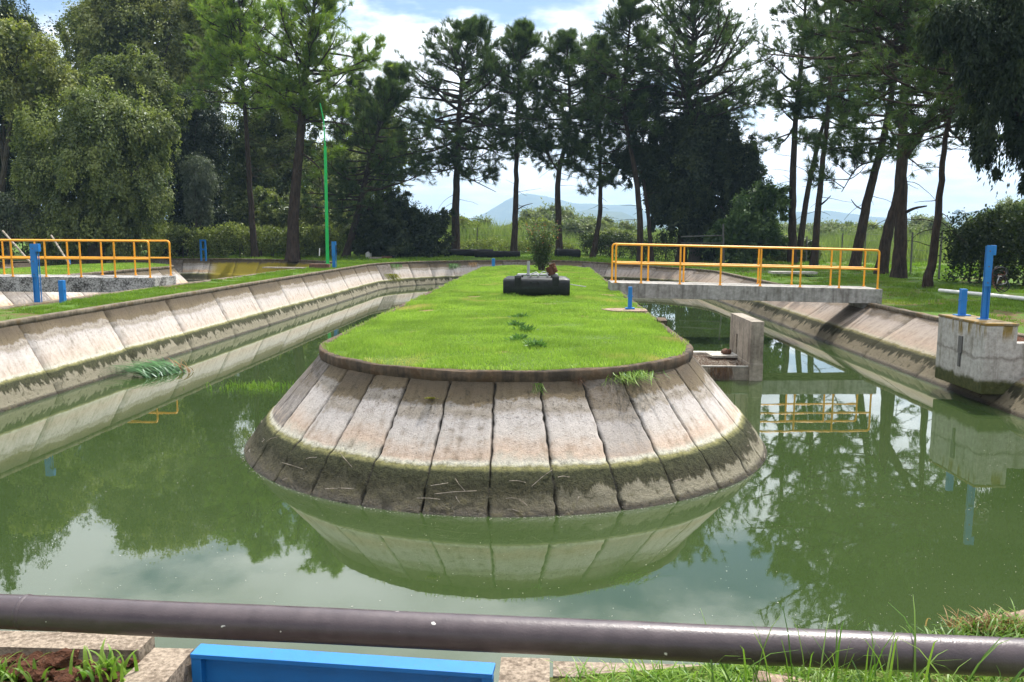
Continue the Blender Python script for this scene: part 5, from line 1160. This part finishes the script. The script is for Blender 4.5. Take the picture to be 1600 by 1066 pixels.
# rose bush behind the floats
q = on_level(846, 424, 1.44); rb = empty('rose_bush', (q.x, q.y, lawn_z(q.x, q.y)), 'slender rose bush with reddish shoot tips on the lawn behind the floats', 'rose bush')
r = np.random.default_rng(77); tb = Tubes(); C, D, C2, D2 = [], [], [], []
for k in range(40):
    a = r.uniform(0, 6.28); H_ = r.uniform(1.1, 2.35); re = r.uniform(.1, .85)*(H_/2.3)*1.25; b = np.array([q.x+.12*math.cos(a), q.y+.12*math.sin(a), 1.44]); e = b+np.array([math.cos(a)*re, math.sin(a)*re, H_])
    st = spline([b, b*.5+e*.5+np.array([-math.cos(a)*.08, -math.sin(a)*.08, .1]), e], 10); tb.add(st, np.linspace(.016, .005, 10), 5)
    for s in range(95):
        t = r.uniform(.22, 1); p = st[int(t*9)]+r.normal(0, .11, 3); (C if t < .93 or r.random() < .6 else C2).append(p); (D if len(D) < len(C) else D2).append(np.array([math.cos(a), math.sin(a), .1])+r.normal(0, .5, 3))
tb.build('stems', M['bark2'], rb); leaves('foliage', C, D, .11, .065, M['leaf_rose'], rb, 78); leaves('red_shoots', C2, D2, .10, .05, M['leaf_red'], rb, 79)

# ------------------------------------------------------------------ fences
def fence(label, pts, h, step, wires, seed):
    P = np.array(pts, float); L = np.linalg.norm(np.diff(P, axis=0), axis=1).sum(); c0 = P.mean(0); o = empty('wire_fence', (c0[0], c0[1], gz(*c0)), label, 'fence', 'wire fences round the site'); r = np.random.default_rng(seed)
    cum = np.concatenate([[0], np.cumsum(np.linalg.norm(np.diff(P, axis=0), axis=1))]); at = lambda s: np.array([np.interp(s, cum, P[:, 0]), np.interp(s, cum, P[:, 1])])
    tops = []
    for s in np.arange(0, L+.01, step):
        p = at(s); z = gz(*p); mb = MB(); lean = r.normal(0, .03, 2); t = (p[0]+lean[0], p[1]+lean[1], z+h); mb.tube([(p[0], p[1], z-.1), t], .045, 8); mb.build('post', M['grey_post'], o, smooth_=True); tops.append((p, z, lean))
    tb = Tubes()
    for w in wires:
        pts3 = [np.array([p[0]+l[0]*w, p[1]+l[1]*w, z+h*w]) for p, z, l in tops]; q = []
        for a, b in zip(pts3, pts3[1:]): q += [a*(1-f)+b*f-np.array([0, 0, .05*4*f*(1-f)]) for f in (0, .25, .5, .75)]
        tb.add(np.array(q+[pts3[-1]]), .007, 4)
    tb.build('wires', M['grey_post'], o); return o
fence('thin wire fence with grey posts across the back, behind the far pines', [(-16, 65), (-2, 66), (12, 65), (20, 58)], 1.9, 5.2, (.97, .7, .45, .2), 1)
fence('grey-posted wire fence running behind the right-bank pines', [(20, 57.5), (19.5, 50), (18.2, 42), (17.4, 37.5)], 2.1, 5.0, (.98, .8, .6, .4, .2), 2)
x0 = on_depth(1131, 400, 55).x
gpst = empty('pipe_gate', (x0, 55, gz(x0, 55)), 'grey pipe frame in front of the vine-smothered tree, above the yellow rails', 'pipe frame')
mb = MB(); mb.tube([on_depth(1131, 420, 55), on_depth(1130, 350, 55)], .06, 8); mb.build('post', M['grey_post'], gpst, smooth_=True)
mb = MB(); mb.tube([on_depth(1064, 370, 55.2), on_depth(1130, 368, 55)], .035, 6); mb.tube([on_depth(1064, 380, 55.2), on_depth(1130, 380, 55)], .03, 6); mb.build('rails', M['grey_post'], gpst, smooth_=True)

# ------------------------------------------------------------------ hills
def hills(name, Y, ridge, depth, seed, amp):
    """terrain ridge: crest height from photo points at distance Y, falling away to both sides"""
    xs = np.linspace(-400, 2000, 260); rx = [p[0] for p in ridge]; ry = [p[1] for p in ridge]; V = []; prof = [(-1, 0), (-.8, .12), (-.6, .32), (-.4, .58), (-.2, .84), (0, 1), (.35, .6), (1, 0)]
    for x in xs:
        y = np.interp(x, rx, ry); top = on_depth(x, y, Y)
        for (d, k) in prof:
            yy = Y+d*depth; xx = top.x+60*pn(x*.01, d*2, seed)*(1-abs(d)); n_ = amp*(pn(x*.02, d*3, seed)+.5*pn(x*.06, d*7, seed))*(k if k < 1 else .25)
            V.append((xx, yy, max(-2, (top.z-1)*k+n_)))
    m = len(prof); F = [(i*m+j, (i+1)*m+j, (i+1)*m+j+1, i*m+j+1) for i in range(len(xs)-1) for j in range(m-1)]
    props(arr_mesh(name, V, np.array(F), M['hill'], shade=True), kind='structure')
hills('hills', 3700, [(-400, 330), (300, 330), (700, 352), (745, 340), (790, 312), (815, 303), (845, 305), (900, 318), (950, 320), (985, 318), (1010, 330), (1100, 340), (1200, 331), (1250, 331), (1290, 328), (1340, 336), (1400, 341), (1500, 350), (2000, 345)], 950, 3, 22)
hills('hills', 2400, [(-400, 350), (700, 362), (760, 357), (860, 340), (915, 328), (965, 331), (1000, 345), (1100, 350), (1200, 338), (1240, 352), (1330, 345), (1380, 352), (1440, 352), (1480, 338), (1520, 330), (1600, 318), (1750, 300), (2000, 320)], 650, 5, 14)
q = on_depth(1496, 333, 1480); broadleaf('lone distant tree on the skyline of the right-hand hill', 'tree', [(1496, 331, 4.5, 2.6)], 2380, 'leaf_mid', 240, ncl=30, per=40, ln=1.9, wd=1.2, crad=2.4, base=(1496, 2380), r0=.3, hang=.1, limbs=3)
lt_ = bpy.data.objects.get('leafy_tree')

# ------------------------------------------------------------------ the air
HAZE = True
if HAZE:
    mb = MB(); mb.box(-5200, 5200, -60, 5600, -4, 260); hz = mb.build('haze', None); props(hz, kind='stuff')
    m = bpy.data.materials.new('air'); m.use_nodes = True; t = m.node_tree; t.nodes.clear(); o_ = t.nodes.new('ShaderNodeOutputMaterial'); v = t.nodes.new('ShaderNodeVolumePrincipled')
    v.inputs['Color'].default_value = (.52, .75, 1.0, 1); v.inputs['Density'].default_value = .0003; v.inputs['Anisotropy'].default_value = .0
    t.links.new(v.outputs[0], o_.inputs['Volume']); hz.data.materials.append(m)
